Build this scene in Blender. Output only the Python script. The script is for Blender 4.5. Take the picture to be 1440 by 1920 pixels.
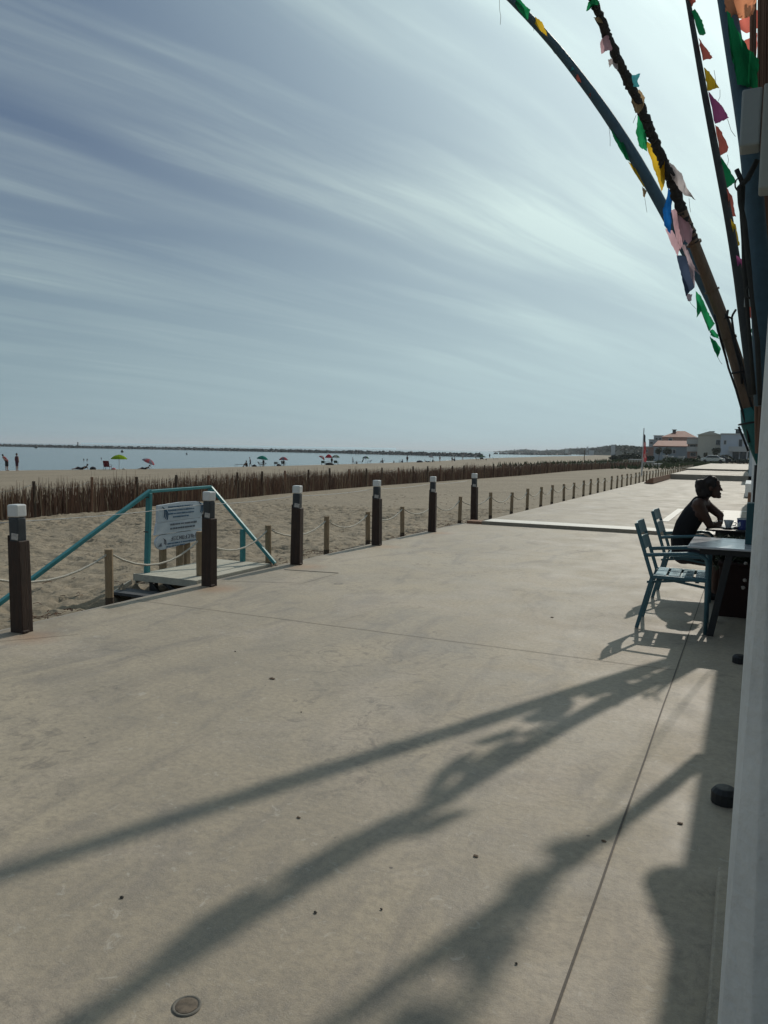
import bpy, math, random
import numpy as np
from mathutils import Vector, Matrix
from math import sin, cos, tan, radians, pi, hypot, atan2
random.seed(7); rng = np.random.default_rng(7)
for o in list(bpy.data.objects): bpy.data.objects.remove(o)
sc = bpy.context.scene; COL = sc.collection

# ------------------------------------------------------------------ camera
# world: +Y runs along the promenade, -X is the sea side, z = 0 the near paving
FPX, CH, YAW, PITCH, ROLL = 1443., 1.5, radians(25.4), radians(4.67), radians(1.0)
f0 = np.array([-sin(YAW), cos(YAW), 0]); r0 = np.array([cos(YAW), sin(YAW), 0]); u0 = np.array([0, 0, 1.])
cf = f0*cos(PITCH)-u0*sin(PITCH); cu = u0*cos(PITCH)+f0*sin(PITCH)
cr = r0*cos(ROLL)+cu*sin(ROLL); cu = cu*cos(ROLL)-r0*sin(ROLL)
CAM = np.array([0, 0, CH])
cd = bpy.data.cameras.new('camera'); cam = bpy.data.objects.new('camera', cd); COL.objects.link(cam)
cam.matrix_world = Matrix(((cr[0], cu[0], -cf[0], 0), (cr[1], cu[1], -cf[1], 0), (cr[2], cu[2], -cf[2], CH), (0, 0, 0, 1)))
cd.sensor_fit = 'VERTICAL'; cd.sensor_height = 24; cd.lens = 24*FPX/1920; cd.clip_start = .05; cd.clip_end = 40000
sc.camera = cam
def ray(x, y): return cf+(x-720)/FPX*cr-(y-960)/FPX*cu
def G(x, y, z=0.):          # where a ray meets height z
    d = ray(x, y); return CAM+d*((z-CH)/d[2])
def AY(x, y, Y):            # where a ray meets the plane Y
    d = ray(x, y); return CAM+d*(Y/d[1])

# ------------------------------------------------------------------ light
SAZ, SEL = radians(3.0), radians(36.5)
SUN = Vector((sin(SAZ)*cos(SEL), cos(SAZ)*cos(SEL), sin(SEL)))
sl = bpy.data.lights.new('sun', 'SUN'); so = bpy.data.objects.new('sun', sl); COL.objects.link(so)
sl.energy = 2.4; sl.angle = radians(0.6); sl.color = (1, .93, .82)
so.rotation_euler = SUN.to_track_quat('Z', 'Y').to_euler()
sc.view_settings.view_transform = 'Standard'; sc.view_settings.look = 'None'
sc.view_settings.exposure = 0.08; sc.view_settings.gamma = 1

class NT:
    def __init__(s, t): s.t = t; t.nodes.clear()
    def n(s, typ, ins=None, **kw):
        d = s.t.nodes.new(typ)
        for k, v in kw.items(): setattr(d, k, v)
        for k, v in (ins or {}).items():
            p = d.inputs[k]
            if isinstance(v, bpy.types.NodeSocket): s.t.links.new(v, p)
            elif isinstance(v, (tuple, list)) and len(v) == 3 and p.type == 'RGBA': p.default_value = (*v, 1)
            else: p.default_value = v
        return d
    def math(s, op, a, b=0., clamp=False):
        return s.n('ShaderNodeMath', {0: a, 1: b}, operation=op, use_clamp=clamp).outputs[0]
    def mr(s, v, a, b, c=0., d=1., smooth=False):
        return s.n('ShaderNodeMapRange', {0: v, 1: a, 2: b, 3: c, 4: d}, interpolation_type='SMOOTHSTEP' if smooth else 'LINEAR').outputs[0]
    def mix(s, f, a, b, blend='MIX'):
        m = s.n('ShaderNodeMix', data_type='RGBA', blend_type=blend)
        for i, v in ((0, f), (6, a), (7, b)):
            if isinstance(v, bpy.types.NodeSocket): s.t.links.new(v, m.inputs[i])
            elif isinstance(v, (tuple, list)): m.inputs[i].default_value = (*v, 1)
            else: m.inputs[i].default_value = v
        return m.outputs[2]
    def noise(s, vec, scale, detail=4, rough=.55, dist=0):
        return s.n('ShaderNodeTexNoise', {'Vector': vec, 'Scale': scale, 'Detail': detail, 'Roughness': rough, 'Distortion': dist}).outputs[0]

w = bpy.data.worlds.new('World'); sc.world = w; w.use_nodes = True
t = NT(w.node_tree)
sky = t.n('ShaderNodeTexSky', sky_type='NISHITA', sun_disc=False, sun_elevation=SEL, sun_rotation=SAZ, air_density=1.0, dust_density=2.2, ozone_density=1.6)
gen = t.n('ShaderNodeTexCoord').outputs['Generated']
nrm = t.n('ShaderNodeVectorMath', {0: gen}, operation='NORMALIZE').outputs[0]
sep = t.n('ShaderNodeSeparateXYZ', {0: nrm})
zc = t.math('MAXIMUM', sep.outputs[2], 0.)
den = t.math('ADD', zc, .10)
u_ = t.math('DIVIDE', sep.outputs[0], den); v_ = t.math('DIVIDE', sep.outputs[1], den)
pl = t.n('ShaderNodeCombineXYZ', {0: u_, 1: v_}).outputs[0]
# cirrus drawn out along one wind direction
rot = t.n('ShaderNodeVectorRotate', {'Vector': pl, 'Angle': radians(-(90-21))}, rotation_type='Z_AXIS').outputs[0]
warp = t.n('ShaderNodeTexNoise', {'Vector': rot, 'Scale': .55, 'Detail': 2}).outputs[1]
warp = t.n('ShaderNodeVectorMath', {0: warp, 1: (.5, .5, .5)}, operation='SUBTRACT').outputs[0]
warp = t.n('ShaderNodeVectorMath', {0: warp, 3: .30}, operation='SCALE').outputs[0]
rw = t.n('ShaderNodeVectorMath', {0: rot, 1: warp}, operation='ADD').outputs[0]
SX1, SY1 = .6, 6.6
st1 = t.n('ShaderNodeMapping', {'Vector': rw, 'Scale': (.17, 1.05, 1), 'Location': (SX1, SY1, 0)}).outputs[0]
st2 = t.n('ShaderNodeMapping', {'Vector': rw, 'Scale': (.7, 7.5, 1), 'Location': (1.3, 6.2, 0)}).outputs[0]
st3 = t.n('ShaderNodeMapping', {'Vector': rw, 'Scale': (.35, 3.0, 1), 'Location': (7.7, 2.9, 0), 'Rotation': (0, 0, .10)}).outputs[0]
n1 = t.noise(st1, 1.6, 2.5, .5, .35); n2 = t.noise(st2, 1.2, 7, .68, .5); n4 = t.noise(st3, 1.4, 4, .55, .3)
n3 = t.noise(rot, .5, 2, .5)
broad = t.mr(t.math('ADD', n1, t.math('MULTIPLY', t.math('SUBTRACT', n3, .5), .55)), .36, .64, 0, 1, True)
fib = t.mr(n2, .32, .68); wisp = t.mr(n4, .42, .66, 0, 1, True)
cl = t.math('ADD', t.math('MULTIPLY', broad, t.math('ADD', .36, t.math('MULTIPLY', fib, .52))), t.math('MULTIPLY', t.math('MULTIPLY', wisp, t.math('ADD', .35, t.math('MULTIPLY', fib, .65))), .50), clamp=True)
dot = t.n('ShaderNodeVectorMath', {0: nrm, 1: tuple(SUN)}, operation='DOT_PRODUCT').outputs['Value']
nearsun = t.mr(dot, .15, 1.0, 0, 1)
glow = t.math('POWER', nearsun, 7.)
# forward-scattering ice cloud and low haze: brighter towards the sun
glow3 = t.math('POWER', nearsun, 3.)
def tone(c0, k, glow=glow): return t.n('ShaderNodeCombineXYZ', {i: t.math('ADD', c0[i], t.math('MULTIPLY', glow, k[i])) for i in range(3)}).outputs[0]
clr = tone((.345, .425, .445), (.82, 1.0, .87))
hz = tone((.24, .335, .375), (.42, .52, .51), glow3)
clear = tone((.105, .165, .27), (.80, 1.0, .92))
skyc = t.n('ShaderNodeVectorMath', {0: sky.outputs[0], 3: .03}, operation='SCALE').outputs[0]
base = t.mix(.72, skyc, clear)
col = t.mix(t.math('MULTIPLY', cl, .85), base, clr)
hor = t.mr(zc, .0, .36, 1, 0, True)
col = t.mix(t.math('MULTIPLY', hor, .93), col, hz)
bg = t.n('ShaderNodeBackground', {'Color': col, 'Strength': 1.0})
t.n('ShaderNodeOutputWorld', {0: bg.outputs[0]})

# ------------------------------------------------------------------ materials
def bsdf(t, **ins):
    b = t.n('ShaderNodeBsdfPrincipled', {k.replace('_', ' '): v for k, v in ins.items()})
    t.n('ShaderNodeOutputMaterial', {0: b.outputs[0]}); return b
def newmat(name):
    m = bpy.data.materials.new(name); m.use_nodes = True; return m, NT(m.node_tree)
MC = {}
def M(name, c, rough=.7, var=.18, scale=6., metal=0., bump=.15, bscale=40., spec=.4, stretch=None):
    if name in MC: return MC[name]
    m, t = newmat(name)
    v = t.n('ShaderNodeTexCoord').outputs['Object']
    if stretch: v = t.n('ShaderNodeMapping', {'Vector': v, 'Scale': stretch}).outputs[0]
    a = t.noise(v, scale, 5, .6); b = t.noise(v, bscale, 3, .6)
    f = t.mr(t.math('ADD', t.math('MULTIPLY', a, .7), t.math('MULTIPLY', b, .3)), .3, .7)
    dk = tuple(x*(1-var) for x in c); lt = tuple(min(1, x*(1+var)) for x in c)
    colr = t.mix(f, dk, lt)
    bp = t.n('ShaderNodeBump', {'Strength': bump, 'Distance': .01, 'Height': b}).outputs[0]
    bsdf(t, Base_Color=colr, Roughness=t.mr(a, .3, .7, max(0, rough-.08), min(1, rough+.08)), Metallic=metal, Specular_IOR_Level=spec, Normal=bp)
    MC[name] = m; return m
def cloth(name, c, tr=.55):
    if name in MC: return MC[name]
    m, t = newmat(name)
    v = t.n('ShaderNodeTexCoord').outputs['Object']
    a = t.noise(v, 9, 4); cc = t.mix(a, tuple(x*.75 for x in c), tuple(min(1, x*1.15) for x in c))
    d = t.n('ShaderNodeBsdfDiffuse', {'Color': cc}); q = t.n('ShaderNodeBsdfTranslucent', {'Color': cc})
    mx = t.n('ShaderNodeMixShader', {0: tr, 1: d.outputs[0], 2: q.outputs[0]})
    t.n('ShaderNodeOutputMaterial', {0: mx.outputs[0]}); MC[name] = m; return m

def mat_concrete(name, base, dark, spots=()):
    m, t = newmat(name)
    p = t.n('ShaderNodeNewGeometry').outputs['Position']
    a = t.noise(p, .35, 6, .6, .6); b = t.noise(p, 1.7, 7, .65, .4); c_ = t.noise(p, 30, 4, .7); d = t.noise(p, 220, 2, .6)
    f = t.math('ADD', t.math('MULTIPLY', a, .5), t.math('MULTIPLY', b, .5))
    col = t.mix(t.mr(f, .40, .60), dark, base)
    # troweling smears and damp looking blotches
    sm = t.noise(t.n('ShaderNodeMapping', {'Vector': p, 'Scale': (1, .35, 1), 'Rotation': (0, 0, .5)}).outputs[0], 2.2, 8, .7, 1.2)
    col = t.mix(t.mr(sm, .50, .64, 0, .55), col, (.165, .145, .125))
    col = t.mix(t.mr(t.noise(p, .9, 5, .6, .8), .50, .66, 0, .5), col, (.42, .35, .28))
    col = t.mix(t.math('MULTIPLY', t.mr(c_, .42, .62), .38), col, (.15, .135, .115))
    col = t.mix(t.math('MULTIPLY', t.mr(d, .4, .65), .30), col, (.44, .40, .34))
    g1 = t.noise(p, 5.5, 6, .75, 1.5); g2 = t.noise(p, .7, 3, .6)
    col = t.mix(t.math('MULTIPLY', t.mr(g1, .52, .64, 0, .55), t.mr(g2, .46, .58, 0, 1)), col, (.13, .115, .10))
    g3 = t.noise(p, 14, 5, .7, 1.); col = t.mix(t.math('MULTIPLY', t.mr(g3, .60, .68, 0, .5), t.mr(g2, .56, .46, 0, 1)), col, (.46, .42, .36))
    xs_ = t.n('ShaderNodeSeparateXYZ', {0: p}).outputs[0]
    drift = t.math('ADD', t.mr(xs_, -5.35, -4.6, .34, 0), t.math('MULTIPLY', t.math('SUBTRACT', t.noise(p, 2.6, 6, .7, .8), .5), 1.0))
    col = t.mix(t.mr(drift, .18, .42, 0, .75), col, (.25, .205, .15))
    # small dark pits
    vo = t.n('ShaderNodeTexVoronoi', {'Vector': p, 'Scale': 3.1, 'Randomness': 1.}).outputs[0]
    col = t.mix(t.mr(vo, .018, .03, .75, 0), col, (.09, .08, .07))
    vo2 = t.n('ShaderNodeTexVoronoi', {'Vector': p, 'Scale': 1.05, 'Randomness': 1.}).outputs[0]
    ring = t.math('MULTIPLY', t.mr(vo2, .03, .045, 0, 1), t.mr(vo2, .05, .07, 1, 0))
    col = t.mix(t.math('MULTIPLY', ring, t.mr(b, .45, .6, 0, .6)), col, (.10, .09, .08))
    for (x, y, r) in spots:      # rust washed out of the lamp bases
        dd = t.n('ShaderNodeVectorMath', {0: p, 1: (x, y, 0)}, operation='DISTANCE').outputs['Value']
        dd = t.math('ADD', dd, t.math('MULTIPLY', t.math('SUBTRACT', b, .5), r*1.3))
        col = t.mix(t.mr(dd, 0, r, .45, 0), col, (.34, .17, .08))
    h = t.math('ADD', t.math('MULTIPLY', c_, .6), t.math('MULTIPLY', b, 1.6))
    h = t.math('ADD', h, t.math('MULTIPLY', d, .12))
    bp = t.n('ShaderNodeBump', {'Strength': .55, 'Distance': .009, 'Height': h}).outputs[0]
    bsdf(t, Base_Color=col, Roughness=t.mr(b, .3, .7, .55, .78), Specular_IOR_Level=.35, Normal=bp)
    return m
BOLL = [(-5.18, 4.22), (-5.21, 6.61), (-5.23, 8.41), (-5.23, 10.77), (-5.24, 13.11), (-5.29, 15.64)]
m_conc = mat_concrete('promenade_concrete', (.39, .325, .235), (.275, .23, .17), [(x+.22, y-.10, .30) for x, y in BOLL])
m_conc2 = mat_concrete('upper_concrete', (.325, .272, .20), (.25, .21, .157))
m, t = newmat('sand'); m_sand = m
p = t.n('ShaderNodeNewGeometry').outputs['Position']
a = t.noise(p, .25, 5, .6); b = t.noise(p, 3., 6, .6); g = t.noise(p, 60, 3, .7)
ps = t.n('ShaderNodeMapping', {'Vector': p, 'Scale': (1, .6, 1)}).outputs[0]
fp = t.noise(ps, 4.2, 3, .55, .3)
col = t.mix(t.mr(a, .35, .65), (.205, .17, .122), (.265, .22, .16))
col = t.mix(t.mr(b, .4, .7, 0, .4), col, (.19, .155, .11))
col = t.mix(t.mr(g, .4, .7, 0, .3), col, (.36, .31, .24))
wet = t.mr(t.n('ShaderNodeSeparateXYZ', {0: p}).outputs[2], -1.24, -1.12, .55, 0)
col = t.mix(wet, col, (.09, .075, .055))
h = t.math('ADD', t.math('MULTIPLY', fp, 1.), t.math('MULTIPLY', g, .04))
bp = t.n('ShaderNodeBump', {'Strength': 1., 'Distance': .11, 'Height': h}).outputs[0]
bsdf(t, Base_Color=col, Roughness=.9, Specular_IOR_Level=.2, Normal=bp)
m, t = newmat('sea_water'); m_sea = m
p = t.n('ShaderNodeNewGeometry').outputs['Position']
ps = t.n('ShaderNodeMapping', {'Vector': p, 'Scale': (1.0, .45, 1), 'Rotation': (0, 0, .15)}).outputs[0]
h = t.math('ADD', t.noise(ps, .5, 5, .6, .4), t.math('MULTIPLY', t.noise(ps, 3.5, 4, .6), .3))
bp = t.n('ShaderNodeBump', {'Strength': .22, 'Distance': .25, 'Height': h}).outputs[0]
bsdf(t, Base_Color=t.mix(t.mr(t.noise(p, .02, 3), .4, .6), (.05, .08, .095), (.065, .10, .115)), Roughness=.14, IOR=1.33, Specular_IOR_Level=.5, Normal=bp)
def mat_leaf(name, a, b):
    m, t = newmat(name)
    v = t.n('ShaderNodeNewGeometry').outputs
    r = v['Random Per Island']
    colr = t.mix(r, a, b)
    bsdf(t, Base_Color=colr, Roughness=.65, Specular_IOR_Level=.25); return m
m_leaf = mat_leaf('foliage', (.035, .05, .022), (.075, .095, .04))
m_leafd = mat_leaf('dark_foliage', (.028, .035, .022), (.05, .06, .035))
m_twig = mat_leaf('twig', (.085, .045, .03), (.25, .145, .095))
m_twigl = mat_leaf('pale_twig', (.30, .23, .15), (.42, .33, .22))
m_rock = M('breakwater_rock', (.085, .085, .08), .85, .4, .35, bump=.5, bscale=2)
m_rockl = M('pale_rock', (.26, .22, .20), .85, .3, .35, bump=.5, bscale=2)

# ------------------------------------------------------------------ mesh helpers
class MB:
    def __init__(s): s.v = []; s.f = []; s.m = []; s.k = 0
    def add(s, vs, fs):
        o = len(s.v); s.v += [tuple(map(float, q)) for q in vs]
        s.f += [tuple(i+o for i in q) for q in fs]; s.m += [s.k]*len(fs); return s
    def mat(s, k): s.k = k; return s
    def box(s, c, d, rz=0., ry=0., rx=0.):
        R = Matrix.Rotation(rz, 3, 'Z') @ Matrix.Rotation(ry, 3, 'Y') @ Matrix.Rotation(rx, 3, 'X')
        vs = []
        for x in (-.5, .5):
            for y in (-.5, .5):
                for z in (-.5, .5): vs.append(Vector(c)+R @ Vector((x*d[0], y*d[1], z*d[2])))
        return s.add(vs, [(0, 1, 3, 2), (4, 6, 7, 5), (0, 4, 5, 1), (2, 3, 7, 6), (0, 2, 6, 4), (1, 5, 7, 3)])
    def tube(s, pts, rad, n=8, cap=True, flat=1.):
        pts = [Vector(map(float, q)) for q in pts]
        if not hasattr(rad, '__len__'): rad = [rad]*len(pts)
        vs = []; up = None
        for i, q in enumerate(pts):
            d = (pts[min(i+1, len(pts)-1)]-pts[max(i-1, 0)]).normalized()
            if up is None:
                up = Vector((0, 0, 1)) if abs(d.z) < .9 else Vector((1, 0, 0))
            a = d.cross(up).normalized(); up = a.cross(d).normalized()
            for k in range(n):
                th = 2*pi*k/n+pi/n
                vs.append(q+(a*cos(th)+up*sin(th)*flat)*rad[i])
        fs = []
        for i in range(len(pts)-1):
            for k in range(n):
                k2 = (k+1) % n; fs.append((i*n+k, (i+1)*n+k, (i+1)*n+k2, i*n+k2))
        if cap: fs += [tuple(range(n)), tuple((len(pts)-1)*n+k for k in range(n-1, -1, -1))]
        return s.add(vs, fs)
    def bar(s, a, b, w_, h_, up=(0, 0, 1)):      # rectangular bar from a to b
        a = Vector(map(float, a)); b = Vector(map(float, b)); d = (b-a).normalized(); up = Vector(up)
        x = d.cross(up).normalized(); y = x.cross(d).normalized()
        vs = [q+x*sx*w_/2+y*sy*h_/2 for q in (a, b) for sx, sy in ((-1, -1), (1, -1), (1, 1), (-1, 1))]
        return s.add(vs, [(0, 1, 2, 3), (4, 7, 6, 5), (0, 4, 5, 1), (1, 5, 6, 2), (2, 6, 7, 3), (3, 7, 4, 0)])
    def lathe(s, c, prof, n=16, cap=True, axis=None):
        R = Matrix.Identity(3) if axis is None else Vector((0, 0, 1)).rotation_difference(Vector(axis)).to_matrix()
        vs = [Vector(map(float, c))+R @ Vector((r*cos(2*pi*k/n), r*sin(2*pi*k/n), z)) for r, z in prof for k in range(n)]
        fs = [(i*n+k, i*n+(k+1) % n, (i+1)*n+(k+1) % n, (i+1)*n+k) for i in range(len(prof)-1) for k in range(n)]
        if cap: fs += [tuple(range(n-1, -1, -1)), tuple((len(prof)-1)*n+k for k in range(n))]
        return s.add(vs, fs)
    def ball(s, c, r, n=8, m=6, sc_=(1, 1, 1), jit=0.):
        vs = []; fs = []
        for i in range(m+1):
            for k in range(n):
                th = pi*i/m; ph = 2*pi*k/n; rr = r*(1+random.uniform(-jit, jit))
                vs.append((c[0]+rr*sc_[0]*sin(th)*cos(ph), c[1]+rr*sc_[1]*sin(th)*sin(ph), c[2]+rr*sc_[2]*cos(th)))
        for i in range(m):
            for k in range(n): fs.append((i*n+k, (i+1)*n+k, (i+1)*n+(k+1) % n, i*n+(k+1) % n))
        return s.add(vs, fs)
    def prism(s, prof, y0, y1):     # xz outline pulled along y
        n = len(prof); vs = [(x, y0, z) for x, z in prof]+[(x, y1, z) for x, z in prof]
        return s.add(vs, [tuple(range(n)), tuple(range(2*n-1, n-1, -1))]+[(i, i+n, (i+1) % n+n, (i+1) % n) for i in range(n)])
    def build(s, name, mats, parent=None, org=None, bev=0., smooth=False, solid=0.):
        if not isinstance(mats, (list, tuple)): mats = [mats]
        base = Vector(parent.location) if parent is not None and parent.parent is None else (WORG.get(parent.name, Vector((0, 0, 0))) if parent is not None else Vector((0, 0, 0)))
        if parent is None:
            if org is None:
                a = np.array(s.v); org = (*((a.min(0)+a.max(0))/2)[:2], a[:, 2].min())
            base = Vector(map(float, org))
        me = bpy.data.meshes.new(name)
        me.from_pydata([tuple(Vector(q)-base) for q in s.v], [], s.f)
        for q in mats: me.materials.append(q)
        if len(mats) > 1: me.polygons.foreach_set('material_index', s.m)
        if smooth: me.polygons.foreach_set('use_smooth', [True]*len(me.polygons))
        me.update()
        o = bpy.data.objects.new(name, me); COL.objects.link(o)
        if parent is not None: o.parent = parent; WORG[o.name] = base
        else: o.location = base
        if bev:
            b = o.modifiers.new('bevel', 'BEVEL'); b.width = bev; b.segments = 2; b.limit_method = 'ANGLE'; b.angle_limit = radians(40)
        if solid:
            b = o.modifiers.new('thick', 'SOLIDIFY'); b.thickness = solid; b.offset = 0
        return o
WORG = {}
def tag(o, label=None, cat=None, group=None, kind=None):
    if label: o['label'] = label
    if cat: o['category'] = cat
    if group: o['group'] = group
    if kind: o['kind'] = kind
    return o
def empty(name, loc, label, cat, group=None):
    o = bpy.data.objects.new(name, None); COL.objects.link(o); o.location = tuple(map(float, loc)); o.empty_display_size = .2
    return tag(o, label, cat, group)
def copy_tree(o, parent=None):
    c = o.copy(); COL.objects.link(c); c.parent = parent
    for ch in list(o.children): copy_tree(ch, c)
    return c
def struct(o): o['kind'] = 'structure'; return o

# ------------------------------------------------------------------ terrain, sea, promenade
SY = [-200, 0, 52, 69, 108, 139, 164, 202, 236, 287, 363, 628, 1028, 2500, 9000]
SX = [-78, -68, -65.5, -62, -63.5, -66, -68.5, -75, -82, -91, -104, -126, -190, -480, -1800]
def terr(X, Y):
    X = np.asarray(X, float); Y = np.asarray(Y, float)
    d = X-np.interp(Y, SY, SX)
    h = np.interp(d, [-60, -20, -4, 0, 3, 9, 22, 42], [-7, -3.4, -1.5, -1.25, -1.11, -.92, -.7, -.42])
    near = np.interp(X, [-17, -12, -8, -6.3, -5.4], [-.42, -.36, -.27, -.17, -.05])
    return np.where(X > -17, np.maximum(near, h), h)
def sandpt(px, py):
    for _ in range(40):
        q = sandhit(px, py)
        if q[2] > -1.17: return q
        py += .25
    return q
def sandhit(px, py):
    d = ray(px, py); a = 2.
    for _ in range(4000):
        p_ = CAM+d*a
        if p_[2] < terr(p_[0], p_[1]): break
        a *= 1.004
    lo, hi = a/1.004, a
    for _ in range(20):
        mid = (lo+hi)/2; p_ = CAM+d*mid
        if p_[2] < terr(p_[0], p_[1]): hi = mid
        else: lo = mid
    return CAM+d*hi
def vnoise(X, Y, s, seed):
    r = np.random.default_rng(seed).random((257, 257))
    x = X/s; y = Y/s; xi = np.floor(x).astype(int); yi = np.floor(y).astype(int); fx = x-xi; fy = y-yi
    fx = fx*fx*(3-2*fx); fy = fy*fy*(3-2*fy); xi %= 256; yi %= 256
    return (r[xi, yi]*(1-fx)+r[xi+1, yi]*fx)*(1-fy)+(r[xi, yi+1]*(1-fx)+r[xi+1, yi+1]*fx)*fy
xs = np.unique(np.concatenate([-np.geomspace(90, 12000, 26), np.arange(-90, -18, 1.2), np.arange(-18, -5.2, .065), np.arange(-5, 20, 5), np.geomspace(20, 12000, 22)]))
ys = np.unique(np.concatenate([np.linspace(-200, 0, 10), np.arange(1, 22, .07), np.arange(22, 50, .25), np.arange(50, 240, 2.5), np.geomspace(240, 16000, 34)]))
XX, YY = np.meshgrid(xs, ys, indexing='ij'); ZZ = terr(XX, YY)
r1 = (XX > -17.9) & (XX < -5.3)
amp = np.clip((-5.45-XX)/.5, 0, 1)*np.clip((22-YY)/8, 0, 1)*r1
ZZ = ZZ+amp*((vnoise(XX, YY, 1.3, 1)-.5)*.10+(vnoise(XX, YY*.8, .42, 2)-.5)*.055+(vnoise(XX, YY, .2, 3)-.5)*.028)
ix0 = np.searchsorted(xs, -17.9); iy0 = np.searchsorted(ys, 1.); iy1 = np.searchsorted(ys, 21.9)
for _ in range(5200):            # footprints
    fx = rng.uniform(-17.5, -5.6); fy = rng.uniform(1.5, 21.5); an = rng.uniform(0, pi); L = rng.uniform(.07, .15); W = L*.5; dp = rng.uniform(.02, .05)
    i0, i1 = np.searchsorted(xs, [fx-.4, fx+.4]); j0, j1 = np.searchsorted(ys, [fy-.4, fy+.4])
    dx = XX[i0:i1, j0:j1]-fx; dy = YY[i0:i1, j0:j1]-fy
    q = ((dx*cos(an)+dy*sin(an))/L)**2+((-dx*sin(an)+dy*cos(an))/W)**2
    ZZ[i0:i1, j0:j1] += (-dp*np.exp(-q)+dp*.45*np.exp(-(np.sqrt(q)-1.7)**2*3))*np.clip((-5.5-XX[i0:i1, j0:j1])/.3, 0, 1)
ZZ[(XX > -5.3)] -= .12
ZZ -= .34*np.clip((-5.38-XX)/.05, 0, 1)*np.clip((XX+6.35)/.25, 0, 1)*np.clip((YY-5.5)/.3, 0, 1)*np.clip((8.15-YY)/.2, 0, 1)
nx, ny = len(xs), len(ys)
me = bpy.data.meshes.new('sand_ground')
idx = np.arange(nx*ny).reshape(nx, ny)
fc = np.stack([idx[:-1, :-1], idx[1:, :-1], idx[1:, 1:], idx[:-1, 1:]], -1).reshape(-1, 4)
me.vertices.add(nx*ny); me.vertices.foreach_set('co', np.stack([XX, YY, ZZ], -1).reshape(-1).astype(np.float32))
me.loops.add(fc.size); me.loops.foreach_set('vertex_index', fc.reshape(-1).astype(np.int32))
me.polygons.add(len(fc)); me.polygons.foreach_set('loop_start', np.arange(0, fc.size, 4, dtype=np.int32)); me.polygons.foreach_set('loop_total', np.full(len(fc), 4, np.int32))
me.update(calc_edges=True); me.polygons.foreach_set('use_smooth', [True]*len(fc)); me.materials.append(m_sand)
o = bpy.data.objects.new('sand', me); COL.objects.link(o); struct(o)
b = MB(); b.add([(-30000, -3000, -1.25), (-40, -3000, -1.25), (-40, 35000, -1.25), (-30000, 35000, -1.25)], [(0, 1, 2, 3)])
struct(b.build('sea', m_sea, org=(0, 0, -1.25)))
# surf line: low ripple of pale foam along the shore
m_foam = M('foam', (.55, .56, .55), .6, .1, 2)
b = MB(); pts = []
for i in range(400):
    y = 30+i*.9; x = np.interp(y, SY, SX)-.6+.7*sin(y*.11)+.35*sin(y*.37); wd = .18+.16*sin(y*.23+1)
    pts += [(x-wd, y, -1.242), (x+wd, y, -1.242)]
b.add(pts, [(2*i, 2*i+1, 2*i+3, 2*i+2) for i in range(399)]); struct(b.build('surf', m_foam))

def slab(name, x0, x1, y0, y1, z, thick, mt):
    b = MB(); b.box(((x0+x1)/2, (y0+y1)/2, z-thick/2), (x1-x0, y1-y0, thick)); return struct(b.build(name, mt, bev=.012))
slab('promenade', -5.36, 3, -12, 15.05, 0, .6, m_conc)
slab('upper_promenade', -4.93, 3, 15.05, 47., .065, .8, m_conc2)
slab('terrace_step', -4.15, 3, 47.0, 60, .37, 1.1, m_conc2)
slab('terrace_landing', -4.3, 3, 60.0, 98, .49, 1.2, m_conc2)
m_kerb = M('kerb_concrete', (.27, .245, .21), .85, .2, 5, bump=.4)
b = MB(); b.box((-5.40, 1.6, -.075), (.075, 27, .12)); struct(b.build('kerb_strip', m_kerb, bev=.006))
m_brick = M('rusty_block', (.22, .12, .075), .85, .3, 12, bump=.4)
b = MB(); b.box((-5.10, 15.2, -.02), (.30, .30, .15)); tag(b.build('kerb_block', m_brick, bev=.01), 'reddish brown kerb block at the end of the low step beside the last bollard lamp', 'kerb block')
b = MB(); b.prism([(-4.6, .1), (-4.15, .1), (-4.15, .36), (-4.3, .33)], 38.5, 46.99); struct(b.build('step_cheek', m_brick))
# saw cut joints, filled with dark sealant
m_joint = M('joint_sealant', (.10, .085, .07), .8, .35, 3, bump=.2)
def strip(name, pts, wd, z, mt, kind='structure'):
    b = MB(); vs = []
    for i, (x, y) in enumerate(pts):
        a_ = pts[max(i-1, 0)]; c_ = pts[min(i+1, len(pts)-1)]; d = Vector((c_[0]-a_[0], c_[1]-a_[1])).normalized(); n = Vector((-d.y, d.x))*wd/2
        vs += [(x+n.x, y+n.y, z), (x-n.x, y-n.y, z)]
    b.add(vs, [(2*i, 2*i+1, 2*i+3, 2*i+2) for i in range(len(pts)-1)]); o = b.build(name, mt); o['kind'] = kind; return o
def wob(a, b_, n, s_): return [(a[0]+(b_[0]-a[0])*i/n+random.uniform(-s_, s_), a[1]+(b_[1]-a[1])*i/n+random.uniform(-s_, s_)) for i in range(n+1)]
strip('paving_joint', wob((-.40, -4), (-.40, 15.0), 60, .0015), .008, .003, m_joint)
strip('paving_joint', wob((-5.3, 5.62), (-.41, 5.62), 30, .003), .006, .003, m_joint)
strip('paving_joint', wob((-5.3, 10.9), (.2, 10.9), 30, .003), .006, .003, m_joint)
strip('paving_joint', wob((-5.35, 3.55), (-4.72, 4.36), 6, .004), .006, .003, m_joint)
strip('paving_joint', wob((-5.12, 7.95), (-4.42, 8.07), 4, .003), .028, .003, M('black_gap', (.02, .018, .016), .9))
strip('paving_joint', wob((-5.3, 6.9), (-4.42, 7.25), 5, .004), .007, .003, m_joint)
strip('paving_joint', wob((-4.42, 7.25), (-4.42, 8.05), 5, .004), .006, .0035, m_joint)
for y in (24., 34.): strip('paving_joint', [(-4.9, y), (.0, y)], .02, .068, m_joint)
m_paint = M('white_paint', (.62, .59, .53), .6, .22, 4, bump=.1, bscale=25)
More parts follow.
